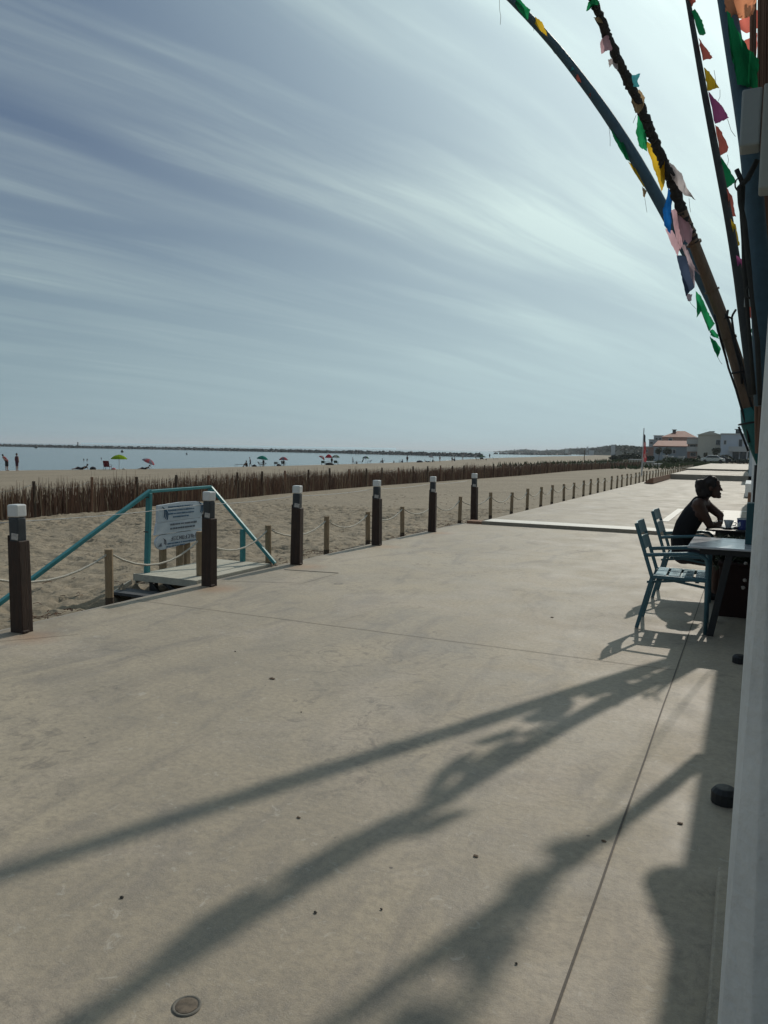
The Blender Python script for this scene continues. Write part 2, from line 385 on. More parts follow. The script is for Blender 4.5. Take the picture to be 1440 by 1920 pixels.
strip('white_marking', [(-4.9, 15.36), (.1, 15.36)], .62, .069, m_paint)
a_, b_ = G(1246, 975, .1), G(1280, 952, .1); strip('white_marking', [(a_[0], a_[1]), (a_[0], 21.6)], .16, .073, m_paint)
strip('white_marking', [(-.36, 15.62), (-.36, 21.6)], .42, .073, m_paint)
strip('white_marking', [(-1.12, 21.75), (.1, 21.75)], .26, .069, m_paint)

# ------------------------------------------------------------------ bollard lamps
m_bw = M('dark_wood', (.034, .018, .012), .65, .6, 8, stretch=(9, 9, .8), bump=.5, bscale=12)
m_neck = M('neck_metal', (.035, .042, .048), .45, .25, 8)
m_cap = M('lamp_cap', (.62, .63, .62), .4, .06, 4)
m_stick = M('sticker', (.40, .38, .36), .5, .5, 60)
bl = ['bollard lamp nearest the camera at the left edge, torn sticker on its neck', 'bollard lamp standing in front of the white sign and wooden platform',
      'bollard lamp just beyond the wooden platform, third along the edge', 'bollard lamp fourth along the promenade edge', 'bollard lamp fifth along the edge, standing clear before the last one', 'last bollard lamp, at the foot of the low painted step']
def make_boll(x, y, lab, hh=1.0):
    r = empty('bollard_lamp', (x, y, 0), lab, 'bollard', 'bollard lamps along the promenade edge')
    b = MB(); b.prism([(x-.068, -.02), (x+.068, -.02), (x+.062, .73), (x-.048, .73), (x-.048, .775), (x-.062, .775)], y-.052, y+.052)
    b.box((x+.07, y-.03, .012), (.03, .06, .022)); b.build('post', m_bw, r, bev=.006)
    b = MB(); b.box((x-.006, y, .815), (.098, .088, .20)); b.build('neck', m_neck, r, bev=.012)
    b = MB(); b.box((x-.006, y, .967), (.104, .10, .10)); b.build('lamp_cap', m_cap, r, bev=.012)
    b = MB(); b.box((x+.012, y-.0465, .765), (.068, .004, .05), ry=.1); b.build('sticker', m_stick, r)
    return r
for i, (x, y) in enumerate(BOLL):
    o = make_boll(x, y, bl[i]); o.rotation_euler.y = [-.022, .006, .012, -.008, .006, -.012][i]; o.rotation_euler.z = [.05, -.08, .1, -.04, .12, -.1][i]
b = MB(); pts = []
for (x, y), (x2, y2) in zip(BOLL[:-1], BOLL[1:]):
    for k in range(8): s_ = k/8; pts.append((x+(x2-x)*s_-.07, y+(y2-y)*s_, .875-.02*sin(pi*s_)))
b.tube([(-5.27, 2.0, .88)]+pts, .0035, 5); tag(b.build('wire', M('pale_wire', (.5, .5, .48), .5)), 'thin pale wire strung from one bollard lamp to the next', 'wire')

# ------------------------------------------------------------------ rope and post fence at the edge
m_post = M('fence_post_wood', (.27, .20, .125), .85, .3, 9, stretch=(6, 6, 1), bump=.4)
m_postd = M('dark_brown_wood', (.07, .05, .035), .85, .3, 9)
m_rope = M('rope', (.50, .47, .40), .9, .25, 60, bump=.6, bscale=120)
fr = empty('rope_fence', (-5.6, 5.55, 0), 'low fence of short wooden posts linked by sagging pale rope along the promenade edge', 'rope fence')
P = []
y = 2.7
while y < 84:
    x = np.interp(y, [15, 17.5], [-5.62, -5.23]); P.append((x+random.uniform(-.02, .02), y+random.uniform(-.05, .05))); y += 1.42 if y < 22 else 1.5
np_ = 0
for i, (x, y) in enumerate(P):
    zb = float(terr(x, y)); zb = min(zb, -.05); hh = random.uniform(.55, .61)
    lx, ly = random.uniform(-.012, .012), random.uniform(-.012, .012)
    b = MB(); b.tube([(x, y, zb-.15), (x+lx*.3, y+ly*.3, zb+.07), (x+lx, y+ly, zb+hh)], .040, 10)
    b.k = 1; b.tube([(x, y, zb-.1), (x+lx*.2, y+ly*.2, zb+.085)], .042, 10)  # post foot in a darker wood tone than the shaft
    b.build('post', [m_post, m_postd], fr, smooth=False)
    if i < len(P)-1:
        x2, y2 = P[i+1]; z2 = min(float(terr(x2, y2)), -.05)+.52; z1 = zb+.52; sg = random.uniform(.13, .2)
        b = MB(); b.tube([(x+(x2-x)*s_, y+(y2-y)*s_, z1+(z2-z1)*s_-sg*4*s_*(1-s_)) for s_ in np.linspace(0, 1, 9)], .011, 6)
        b.build('rope', m_rope, fr, smooth=True)

# ------------------------------------------------------------------ brushwood fence on the sand
bf = empty('brushwood_fence', (-17, 20, -.42), 'long waist high fence of dark upright brushwood with posts and rope across the sand', 'brushwood fence')
def panel_mesh(L, seed, dens):
    rnd = random.Random(seed); b = MB()
    for k in range(int(L*dens)):
        yy = rnd.uniform(0, L); xx = rnd.gauss(0, .045); h = rnd.uniform(.50, .90)*(1 if rnd.random() < .9 else 1.18); lx, ly = rnd.gauss(0, .04), rnd.gauss(0, .055)
        b.k = 1 if rnd.random() < .13 else 0
        r_ = rnd.uniform(.005, .013)
        b.tube([(xx, yy, -.06), (xx+lx*.5+rnd.gauss(0, .012), yy+ly*.5, h*.55), (xx+lx, yy+ly, h)], [r_, r_*.9, r_*.3], 3, cap=False)
    me = b.build('panelsrc', [m_twig, m_twigl], None, org=(0, 0, 0)); return me
src = [panel_mesh(1.9, s_, 240) for s_ in range(5)]
FP = [(-17.0, y) for y in np.arange(4.5, 118, 1.9)]
FP = [(float(np.interp(y, [0, 17, 27, 37, 60, 80, 110, 120], [-16.5, -16.7, -17.6, -17.7, -16.6, -16.8, -14.8, -14.2])), y) for _, y in FP]
for i, (x, y) in enumerate(FP):
    z = float(terr(x, y))
    if i < len(FP)-1:
        x2, y2 = FP[i+1]; s0 = src[i % 5]
        o = bpy.data.objects.new('brush_panel', s0.data); COL.objects.link(o); o.parent = bf; o.location = (x+17, y-20, z+.42); o.rotation_euler.z = atan2(-(x2-x), y2-y); o.scale.z = random.uniform(.94, 1.12)
        if y > 75: o.scale.z *= .8
        b = MB(); b.tube([(x+(x2-x)*q, y+(y2-y)*q, z+.86-.16*4*q*(1-q)) for q in np.linspace(0, 1, 7)], .010, 4)
        b.build('rope', m_rope, bf)
    b = MB(); b.tube([(x+.06, y, z-.2), (x+.06+random.uniform(-.02, .02), y+random.uniform(-.03, .03), z+random.uniform(.90, 1.0))], .042, 8); b.build('post', m_brick if i % 3 == 0 else m_postd, bf)
for o in src: bpy.data.objects.remove(o)
# beach grass / tall stake beyond the fence
b = MB(); q = sandpt(1095, 872); b.tube([q, q+np.array([0, 0, 2.3])], .06, 6); tag(b.build('beach_stake', m_postd), 'thin dark stake standing alone on the far sand behind the brushwood fence', 'stake')

# ------------------------------------------------------------------ wooden platform with teal handrail
m_deck = M('grey_deck', (.42, .40, .33), .8, .22, 5, stretch=(1, 6, 1), bump=.3)
m_teal = M('teal_paint', (.035, .20, .215), .45, .18, 6)
m_dark = M('dark_steel', (.06, .062, .065), .6, .2, 6)  # plain dark grey metal in one even tone
pf = empty('beach_platform', (-5.8, 7.4, 0), 'small grey plank platform with steps and teal handrail at the promenade edge', 'platform')
for k in range(5):
    x0 = -5.46-(k+.5)*.172
    b = MB(); b.box((x0, 7.42, -.005), (.166, 1.46 if k else 1.5, .05)); b.build('plank', m_deck, pf, bev=.004)
b = MB(); b.box((-5.88, 6.68, -.012), (.92, .025, .075)); b.box((-6.325, 7.4, -.04), (.02, 1.42, .08)); b.build('edge_board', m_deck, pf)
for x, y in ((-6.2, 6.85), (-6.2, 8.0), (-5.5, 8.0)):
    b = MB(); b.box((x, y, -.30), (.07, .07, .55)); b.build('leg', m_dark, pf)
b = MB(); b.bar((-6.22, 6.80, -.05), (-6.0, 6.80, -.28), .03, .04); b.bar((-5.55, 6.8, -.28), (-6.0, 6.8, -.07), .03, .04); b.build('brace', m_dark, pf)
b = MB()
b.box((-5.95, 6.48, -.15), (.85, .26, .03)); b.build('step', m_dark, pf)
b = MB(); b.box((-5.95, 6.12, -.27), (.95, .26, .03)); b.build('step', m_dark, pf)
for x in (-5.5, -6.4):
    b = MB(); b.bar((x, 6.7, -.08), (x, 5.8, -.38), .02, .05); b.build('stringer', m_deck, pf)
rail = MB(); A0 = (-6.24, 6.83); D0 = (-6.30, 8.02); Cc = (-5.42, 8.2)
rail.bar((A0[0]-.01, A0[1], .965), (D0[0], D0[1], .975), .05, .035)
rail.bar((A0[0]-.01, A0[1]+.03, .975), (-6.33, 3.9, -.50), .05, .04)
rail.bar((D0[0], D0[1], .975), (Cc[0], Cc[1], .02), .05, .04); rail.build('handrail', m_teal, pf, bev=.006)
for x, y, z0, z1 in ((A0[0], A0[1], -.02, .95), (D0[0]+.02, D0[1]-.02, -.02, .95), (-5.87, 8.13, -.02, .44), (-6.27, 5.12, -.35, .10)):
    b = MB(); b.bar((x-.045 if z1 > .9 and y < 7 else x, y, z0), (x, y, z1), .062, .045, up=(0, 1, 0)); b.build('rail_post', m_teal, pf, bev=.005)
b = MB(); b.box((A0[0]-.012, A0[1], .90), (.07, .055, .012)); b.box((A0[0]-.03, A0[1], .50), (.07, .055, .012)); b.build('black_band', m_dark, pf)

# ------------------------------------------------------------------ sign beside the platform
m_sign = M('sign_board', (.50, .56, .62), .6, .12, 5); m_blue = M('sign_blue', (.055, .12, .20), .6, .2, 20); m_ink = M('sign_ink', (.10, .12, .15), .6, .2, 20)
sg = empty('beach_sign', (-6.62, 7.5, -.2), 'pale grey sign of three stacked boards with blue lettering on wooden legs behind the platform', 'sign')
SX0 = -6.62
def board(pts, nm):
    b = MB(); n = len(pts)
    b.add([(SX0+.03*0, y, z) for y, z in pts]+[(SX0-.03, y, z) for y, z in pts], [tuple(range(n)), tuple(range(2*n-1, n-1, -1))]+[(i, i+n, (i+1) % n+n, (i+1) % n) for i in range(n)])
    return b.build(nm, m_sign, sg)
ya, yb = 7.02, 8.02
bd1 = board([(ya+.02, .64), (yb, .66), (yb+.02, .90), (yb-.12, .945), (ya+.5, .955), (ya+.03, .925)], 'board')
bd2 = board([(ya-.03, .435), (yb, .45), (yb, .652), (ya+.01, .632)], 'board')
n_ = 12
bd3 = board([(ya+.12-.14*sin(pi*k/n_), .30+.125*(-cos(pi*k/n_))) for k in range(n_+1)][::1]+[(yb, .437), (yb+.01, .25)], 'board')
def mark(b, y0, y1, z, h, mt=0): b.box((SX0+.004, (y0+y1)/2, z), (.005, y1-y0, h))
def textline(parent, y0, y1, z, h, slope, mt, seed):
    rnd = random.Random(seed); b = MB(); y = y0
    while y < y1:
        wd = rnd.uniform(.02, .07); b.box((SX0+.004, y+wd/2, z+(y-y0)*slope), (.005, wd, h*rnd.uniform(.7, 1.1))); y += wd+rnd.uniform(.006, .018)
    return b.build('lettering', mt, parent)
for k in range(4): textline(bd1, ya+.24-(k == 3)*-.1, yb-.22-(k == 3)*.1, .885-.058*k, .022, .0, m_blue, k)
for k in range(2): textline(bd2, ya+.28, yb-.2, .585-.07*k, .03, .0, m_ink, 10+k)
def glyphs(parent, y0, z0, h, seed, n):
    rnd = random.Random(seed); b = MB(); y = y0
    for k in range(n):
        wd = h*.55
        for s_ in rnd.sample(range(5), 3):
            if s_ == 0: b.box((SX0+.005, y, z0), (.006, .008, h))
            if s_ == 1: b.box((SX0+.005, y+wd, z0), (.006, .008, h))
            if s_ == 2: b.box((SX0+.006, y+wd/2, z0+h/2), (.006, wd, .009))
            if s_ == 3: b.box((SX0+.006, y+wd/2, z0), (.006, wd, .009))
            if s_ == 4: b.box((SX0+.006, y+wd/2, z0-h/2), (.006, wd, .009))
        y += wd+.026
    return b.build('lettering', m_ink, parent)
glyphs(bd3, ya+.30, .345, .06, 3, 9); textline(bd3, ya+.22, yb-.12, .262, .022, 0, m_blue, 20); textline(bd3, ya+.2, yb-.4, .215, .018, 0, m_blue, 21)
def arcs(parent, y, z, s_, sx, mt):
    b = MB()
    for k in range(3):
        b.tube([(SX0+.006, y+sx*(k*.028*s_+.06*s_*sin(a)), z+.10*s_*cos(a)-k*.02*s_) for a in np.linspace(.2, 2.3, 7)], .006*s_, 4)
    return b.build('wave_emblem', mt, parent)
arcs(bd1, ya+.10, .79, 1.1, 1, m_blue); arcs(bd1, yb-.10, .82, 1.1, 1, m_blue); arcs(bd3, ya+.12, .31, .6, 1, m_ink); arcs(bd3, yb-.1, .36, .6, -1, m_ink)
b = MB(); b.add([(SX0+.006, ya+.02, .235), (SX0+.006, ya+.10, .235), (SX0+.006, ya+.09, .30)], [(0, 1, 2)]); b.build('arrow_mark', m_ink, bd3)
for y, wd in ((7.22, .10), (7.58, .10), (7.74, .09)):
    b = MB(); b.box((SX0-.06, y, .13), (.05, wd, .86)); b.build('leg', m_post, sg, bev=.004)
sg.scale = (1, .89, .747); sg.location = (-6.62, 7.797, -.089)

# ------------------------------------------------------------------ building at the right edge
m_wall = M('white_render', (.62, .64, .64), .85, .08, 3, bump=.35, bscale=30)
m_wallg = M('grey_render', (.58, .58, .56), .85, .16, 3, bump=.7, bscale=30)
hb = empty('beach_bar', (.25, 6, 0), 'white rendered beach bar wall with overhanging flat roof along the right edge', 'building')
b = MB(); b.box((2.6, 4.2, 1.6), (4.4, 15.2, 3.2)); b.build('wall', m_wall, hb)
b = MB(); b.box((2.5, 4.0, 3.27), (4.84, 18, .14)); b.build('roof', m_wallg, hb)
# near pillar, its corner beside the camera
b = MB()
rings = [(-.01, -.007, .062), (1.5, .013, .030), (3.195, .036, .05)]
vs = []
for z, xa, xb in rings: vs += [(xa, 1.64, z), (xb, 1.56, z), (.4, 1.56, z), (.4, 1.95, z), (xa, 1.95, z)]
fs = [(i*5+k, i*5+(k+1) % 5, (i+1)*5+(k+1) % 5, (i+1)*5+k) for i in range(2) for k in range(5)]+[(4, 3, 2, 1, 0), (10, 11, 12, 13, 14)]
b.add(vs, fs); b.build('pillar', m_wallg, hb, bev=.004)
b = MB(); b.box((.0, 2.4, .02), (.07, 1.0, .04)); b.build('plinth', m_conc, hb, bev=.01)
bw_ = empty('seafront_house', (1.5, 50, 0), 'whitewashed seafront house wall rising behind the seated person and table', 'house')
b = MB(); b.box((2.90, 55, 2.2), (6.0, 16, 4.4)); b.build('wall', m_wall, bw_)
b = MB(); b.box((-.115, 49, 1.15), (.03, .9, 1.3)); b.build('door', m_teal, bw_)
bw2 = empty('seafront_annex', (1.5, 20, 0), 'low white annex wall beyond the tables at the right edge', 'house')
b = MB(); b.box((2.03, 22, 1.45), (4.0, 10, 2.9)); b.build('wall', m_wall, bw2)
b = MB(); b.box((.05, 17.5, .42), (.16, .5, .64)); b.build('pier', m_brick, bw2, bev=.01)
b = MB(); b.box((-.02, 31, .32), (.25, 4, .44)); b.build('plinth', m_wall, bw2)

# dark rubber weights on the ground by the wall
m_blk = M('black_rubber', (.014, .014, .015), .55, .2, 10)
for (px, py, s_, lab) in ((1358, 1505, .055, 'black rubber foot on the paving nearest the camera by the wall'), (1386, 1243, .048, 'smaller black rubber foot by the wall just before the table')):
    q = G(px, py, 0); b = MB(); b.lathe((q[0], q[1], 0), [(s_, 0), (s_, s_*.9), (s_*.7, s_*1.25), (s_*.3, s_*1.3)], 14); tag(b.build('rubber_foot', m_blk, bev=.004), lab, 'rubber foot', 'rubber feet by the wall')

# ------------------------------------------------------------------ chairs and tables
m_ch = M('chair_teal', (.060, .135, .165), .42, .15, 8, metal=.25)
m_seat = M('chair_seat', (.16, .26, .30), .25, .1, 8, metal=.3)
def make_chair(lab):
    r = empty('garden_chair', (0, 0, 0), lab, 'chair', 'teal metal armchairs at the tables')
    W = .50
    for y in (0., W):
        b = MB(); b.bar((-.265, y, 0), (-.155, y, .455), .032, .022, up=(0, 1, 0)); b.bar((-.155, y, .44), (-.305, y, .905), .030, .022, up=(0, 1, 0)); b.build('rear_leg', m_ch, r, bev=.004)
        b = MB(); b.tube([(-.218, y, .635), (-.1, y, .648), (.16, y, .672), (.225, y, .665), (.262, y, .635), (.275, y, .59), (.279, y, .3), (.285, y, 0)], .0165, 10); b.build('arm_and_front_leg', m_ch, r, smooth=True)
        b = MB(); b.bar((-.15, y, .455), (.28, y, .452), .032, .03); b.build('seat_rail', m_ch, r, bev=.004)
    for z0, z1 in ((.80, .905), (.665, .775)):
        b = MB()
        for k in range(6):
            t0, t1 = k/6, (k+1)/6; bow = lambda q: -.025*sin(pi*q)
            f = lambda q, z: (-.288+(.905-z)*.32+bow(q)-.0, W*q, z)
            g = lambda q, z: (f(q, z)[0]-.010, f(q, z)[1], z)
            b.add([f(t0, z0), f(t1, z0), f(t1, z1), f(t0, z1), g(t0, z0), g(t1, z0), g(t1, z1), g(t0, z1)], [(0, 1, 2, 3), (7, 6, 5, 4), (0, 4, 5, 1), (3, 2, 6, 7)])
        b.build('back_slat', m_ch, r)
    for k in range(4):
        b = MB(); x = -.09+k*.107; b.box((x, W/2, .468), (.088, W-.02, .012)); b.build('seat_slat', m_seat, r, bev=.003)
    b = MB(); b.bar((-.2, .03, .40), (.27, .03, .455), .012, .02); b.bar((-.16, .05, .45), (.27, .05, .385), .012, .02)
    b.bar((-.2, W-.03, .40), (.27, W-.03, .455), .012, .02); b.bar((-.16, W-.05, .45), (.27, W-.05, .385), .012, .02)
    for x in (-.1, .06, .2): b.box((x, W/2, .43), (.03, W-.08, .02))
    b.build('cross_brace', m_ch, r)
    return r
c1 = make_chair('empty teal metal armchair nearest the camera at the light topped table')
c1.location = (-.56, 6.88, 0); c1.rotation_euler.z = radians(1.5)
c2 = copy_tree(c1); c2['label'] = 'teal metal armchair the person in the black top is sitting on'; c2.location = (-.60, 8.42, 0); c2.rotation_euler.z = radians(0)
m_top = M('table_top_light', (.50, .51, .53), .16, .12, 5, bump=.05); m_tleg = M('table_leg_black', (.012, .013, .015), .45, .2, 8)
def make_table(y0, y1, mt, lab, x0=-.44):
    r = empty('bistro_table', (0, (y0+y1)/2, 0), lab, 'table', 'tables along the bar wall')
    b = MB(); b.box(((x0+.22)/2, (y0+y1)/2, .74), (.22-x0, y1-y0, .018)); b.build('table_top', mt, r, bev=.004)
    b = MB(); b.box(((x0+.22)/2+.02, (y0+y1)/2, .705), (.22-x0-.14, y1-y0-.12, .05)); b.build('apron', m_tleg, r)
    for y, dy in ((y0+.10, -.02), (y1-.10, .02)):
        for xa, xb in ((-.12, -.24), (.1, .2)):
            b = MB(); b.bar((xa, y, .70), (xb, y+dy, .0), .055, .035, up=(0, 1, 0)); b.build('leg', m_tleg, r, bev=.004)
    return r
make_table(6.78, 7.60, m_top, 'near table with a glossy light grey top beside the empty chair')
make_table(8.42, 9.05, m_tleg, 'far dark topped table the person leans on, with cup and blue pot', x0=-.385)
zt = .751
cx, cy, _ = AY(1366, 985, 8.62)
cu_ = empty('coffee_cup', (cx, cy, zt), 'grey white coffee cup on its saucer on the dark table', 'cup'); m_cer = M('ceramic', (.50, .53, .54), .25, .04, 5)
b = MB(); b.lathe((cx, cy, zt), [(.02, 0), (.075, .006), (.078, .012), (.03, .008)], 20); b.build('saucer', M('dark_ceramic', (.06, .07, .08), .3), cu_, smooth=True)
b = MB(); b.lathe((cx, cy, zt+.01), [(.026, 0), (.032, .02), (.048, .075), (.045, .075), (.03, .02), (.0, .015)], 20, cap=False); b.tube([(cx+.045, cy, zt+.07), (cx+.072, cy, zt+.06), (cx+.065, cy, zt+.035), (cx+.036, cy, zt+.03)], .005, 6); b.build('cup_bowl', m_cer, cu_, smooth=True)
px_, py_, _ = AY(1392, 985, 8.6)
po = empty('ashtray_pot', (px_, py_, zt), 'blue round pot with a white emblem on the dark table beside the cup', 'pot')
b = MB(); b.lathe((px_, py_, zt), [(.045, 0), (.052, .10), (.049, .10), (.042, .01)], 20, cap=False); b.build('pot', M('blue_enamel', (.02, .035, .16), .3, .15), po, smooth=True)
b = MB(); b.lathe((px_, py_, zt), [(.0535, .10), (.0535, .112), (.050, .112)], 20, cap=False); b.build('rim', m_cer, po, smooth=True)
b = MB()
for sx_, sz_, r_ in ((0, .05, .018), (.008, .068, .012), (-.008, .034, .011)): b.ball((px_-.028+sx_, py_-.0425, zt+sz_), r_, 8, 6, (1, .25, 1))
b.build('emblem', M('white_enamel', (.7, .72, .75), .3), po)
b = MB(); q = AY(1380, 986, 8.58); b.ball((q[0], q[1], zt+.012), .02, 7, 5, (1.2, 1, .6), .25); tag(b.build('sugar_packet', m_dark, smooth=True), 'small crumpled dark packet between the cup and the blue pot', 'packet')
qa = AY(1405, 947, 7.25); b = MB(); b.box((qa[0]+.015, 7.25, .925), (.065, .16, .35)); tag(b.build('menu_stand', M('dark_teal', (.02, .075, .085), .5), bev=.006), 'upright dark teal board standing at the wall end of the near table', 'menu stand')
# guessed dark planter with white flowers, added to blacken the area under the tables
pt = empty('planter', (-.05, 8.15, 0), 'made-up dark planter box with dark shrub and white blooms, added to darken under the tables', 'planter')
b = MB(); b.box((-.0, 7.98, .24), (.44, .44, .48)); b.box((0, 7.98, .49), (.47, .47, .03)); b.build('pot', M('dark_clay', (.030, .012, .010), .85), pt, bev=.01)
b = MB()
for k in range(1500):
    c_ = np.array([rng.uniform(-.25, .2), rng.uniform(7.8, 8.3), rng.uniform(.45, .70)])
    b.add([c_+rng.normal(0, .03, 3) for _ in range(3)], [(0, 1, 2)])
b.build('shrub', m_leafd, pt)
b = MB()
for px, py, Y in ((1398, 1056, 7.74), (1397, 1088, 7.72), (1393, 1102, 7.72)): b.ball(AY(px, py, Y), .018, 7, 5, (1, 1, .8), .35)
b.build('bloom', M('white_bloom', (.5, .44, .40), .8), pt)

# ------------------------------------------------------------------ figures
def remesh(parts, vox, name, mats, parent=None, org=(0, 0, 0), smooth_it=6, jitter=0.):
    """parts: (a, b, ra, rb, matindex) tapered limbs fused into one skin"""
    b = MB()
    for a, c, ra, rb, k in parts:
        a = np.array(a, float); c = np.array(c, float); d = c-a; L = np.linalg.norm(d)
        if L < 1e-4: b.ball(a, ra, 12, 9); continue
        u = d/L; pts = [a-u*ra*.98, a-u*ra*.8, a-u*ra*.4, a]; rs = [ra*.12, ra*.6, ra*.92, ra]
        for q in (.5,): pts.append(a+d*q); rs.append((ra+rb)/2)
        pts += [c, c+u*rb*.4, c+u*rb*.8, c+u*rb*.98]; rs += [rb, rb*.92, rb*.6, rb*.12]
        b.tube(pts, rs, 12)
    tmp = b.build('tmp', [], None, org=(0, 0, 0))
    md = tmp.modifiers.new('r', 'REMESH'); md.mode = 'VOXEL'; md.voxel_size = vox; md.use_smooth_shade = True
    ms = tmp.modifiers.new('s', 'SMOOTH'); ms.iterations = smooth_it; ms.factor = .5
    dg = bpy.context.evaluated_depsgraph_get(); dg.update()
    me = bpy.data.meshes.new_from_object(tmp.evaluated_get(dg)); bpy.data.objects.remove(tmp)
    me.materials.clear()
    for q in mats: me.materials.append(q)
    n = len(me.polygons); cen = np.zeros(n*3); me.polygons.foreach_get('center', cen); cen = cen.reshape(-1, 3)
    best = np.full(n, 1e9); mi = np.zeros(n, int)
    for a, c, ra, rb, k in parts:
        a = np.array(a, float); d = np.array(c, float)-a; LL = max(d@d, 1e-9)
        tt = np.clip((cen-a)@d/LL, 0, 1); ds = np.linalg.norm(cen-a-tt[:, None]*d, axis=1)-(ra+(rb-ra)*tt)
        s_ = ds < best; best[s_] = ds[s_]; mi[s_] = k
    me.polygons.foreach_set('material_index', mi.astype(np.int32))
    me.polygons.foreach_set('use_smooth', [True]*n)
    if jitter:
        m_ = len(me.vertices); co = np.zeros(m_*3); me.vertices.foreach_get('co', co); co += rng.normal(0, jitter, m_*3); me.vertices.foreach_set('co', co)
    org = np.array(org, float)
    me.transform(Matrix.Translation(-Vector(org))); me.update()
    o = bpy.data.objects.new(name, me); COL.objects.link(o)
    if parent is not None: o.parent = parent; WORG[o.name] = Vector(org)
    else: o.location = tuple(org)
    return o
m_skin = M('tanned_skin', (.085, .042, .030), .5, .12, 10, bump=.1); m_skinp = M('skin', (.30, .17, .12), .55, .1, 10)
m_black = M('black_fabric', (.010, .010, .012), .9, .3, 20); m_hair = M('dark_hair', (.018, .012, .010), .6, .4, 40, bump=.8, bscale=90)
m_trunk = M('dark_shorts', (.03, .028, .035), .85, .2, 20)
YP = 8.70
def J(px, py, dy=0.): return AY(px, py, YP+dy)
root = empty('person', (-.62, YP, 0), 'seated person with wavy dark hair and black sleeveless top leaning on the dark table', 'person')
hipc = J(1283, 1036); low = J(1279, 1010); midb = J(1288, 985); chest = J(1306, 960); neckb = J(1316, 938); headc = J(1331, 914)
nsh = J(1309, 945, -.17); fsh = J(1322, 944, .17)
nel = J(1331, 985, -.10); nwr = J(1341, 984, .06); nhd = J(1346, 983, .13)
fel = J(1350, 966, .10); fwr = J(1351, 980, .06)
body = []
def L(a, b_, ra, rb, k=0): body.append((tuple(a), tuple(b_), ra, rb, k))
for s_ in (-.075, .075):
    o_ = np.array([0, s_, 0]); L(hipc+o_, low+o_, .105, .10); L(low+o_, midb+o_, .10, .105); L(midb+o_, chest+o_*1.2, .105, .11)
L(nsh+np.array([-.0, .03, 0]), fsh-np.array([0, .03, 0]), .062, .062); L(chest, neckb, .09, .06); L(neckb, headc-np.array([.02, 0, .03]), .056, .055)
# head: skull, face, nose, lips, chin, jaw, ear
hx, hy, hz = headc
L(headc+np.array([-.012, 0, .028]), headc+np.array([.02, 0, .022]), .082, .078)
L(J(1341, 917)+np.array([-.012, 0, 0]), J(1343, 927)+np.array([-.012, 0, 0]), .055, .042)
L(J(1350, 914)+np.array([-.012, 0, 0]), J(1355, 919)+np.array([-.007, 0, 0]), .018, .013)
L(J(1350, 925), J(1351, 925.6), .013, .011); L(J(1348, 926), J(1349.5, 932), .017, .016)
L(J(1334, 925), J(1348, 932), .030, .018); L(J(1344, 905, -.03), J(1344, 905, .03), .032, .032); L(J(1349.5, 911, -.03), J(1349.5, 911, .03), .013, .013)
for s_ in (-.075, .075): L(J(1333, 919, s_), J(1333, 914, s_*1.1), .014, .018)
# arms
L(nsh, (nsh+nel)/2, .056, .050); L((nsh+nel)/2, nel, .050, .040); L(nel, nwr, .040, .027); L(nwr, nhd, .028, .034)
L(fsh, (fsh+fel)/2, .052, .046); L((fsh+fel)/2, fel, .046, .040); L(fel, fwr, .036, .026)
fh = fwr+np.array([-.02, -.03, -.02]); L(fwr, fh, .026, .032)
def fingers(h, d, side, lens, r_):
    d = np.array(d, float); d /= np.linalg.norm(d); side = np.array(side, float); side /= np.linalg.norm(side); dn = np.array([0, 0, -1.])
    for i, ln in enumerate(lens):
        a = h+side*(i-1.5)*.019+d*.022; b_ = a+d*ln*.5+dn*.002; c_ = b_+d*ln*.35+dn*ln*.32; e_ = c_+d*ln*.05+dn*ln*.28
        L(a, b_, r_, r_*.95); L(b_, c_, r_*.95, r_*.85); L(c_, e_, r_*.85, r_*.7)
    a = h-side*.03; L(a, a-side*.012+d*.03, .011, .010); L(a-side*.012+d*.03, a+d*.055-side*.002, .010, .008)
fingers(nhd, (.35, .9, .15), (.6, -.2, -.8), (.062, .07, .066, .05), .0085)
fingers(fh, (-.35, -.75, -.3), (.8, -.5, .1), (.06, .068, .064, .048), .0085)
# legs
for s_, kx, ky, fx, fy in ((-.10, 1348, 1052, 1339, 1108), (.11, 1356, 1050, 1352, 1106)):
    hp = hipc+np.array([0, s_, -.0]); kn = J(kx, ky, s_); an = J(fx, fy, s_); an[2] = .09
    L(hp, (hp+kn)/2, .088, .072); L((hp+kn)/2, kn, .072, .052); L(kn, kn*.6+an*.4-np.array([.01, 0, 0]), .050, .050); L(kn*.6+an*.4-np.array([.01, 0, 0]), an, .050, .032)
    L(an, (an[0]+.02, an[1], .045), .034, .036); L((an[0]-.02, an[1], .04), (an[0]+.15, an[1], .03), .032, .024)
legs = list(body)
bo = remesh(body, .0085, 'body', [m_skin], root, org=root.location, smooth_it=3)
top = []
def T(a, b_, ra, rb): top.append((tuple(a), tuple(b_), ra, rb, 0))
for s_ in (-.075, .075):
    o_ = np.array([0, s_, 0]); T(hipc+o_+np.array([-.01, 0, .03]), low+o_, .117, .112); T(low+o_, midb+o_, .112, .116); T(midb+o_, chest+o_*1.15+np.array([-.015, 0, -.01]), .116, .115)
for s_ in (-.105, .105): T(chest+np.array([-.03, s_*.9, .02]), neckb+np.array([-.045, s_*.8, -.01]), .085, .052); T(chest+np.array([.03, s_*.8, 0]), neckb+np.array([.0, s_*.8, -.03]), .06, .035)
T(J(1318, 1004), J(1317, 1007), .02, .012)
remesh(top, .012, 'tank_top', [m_black], root, org=root.location, smooth_it=3)
sh = []
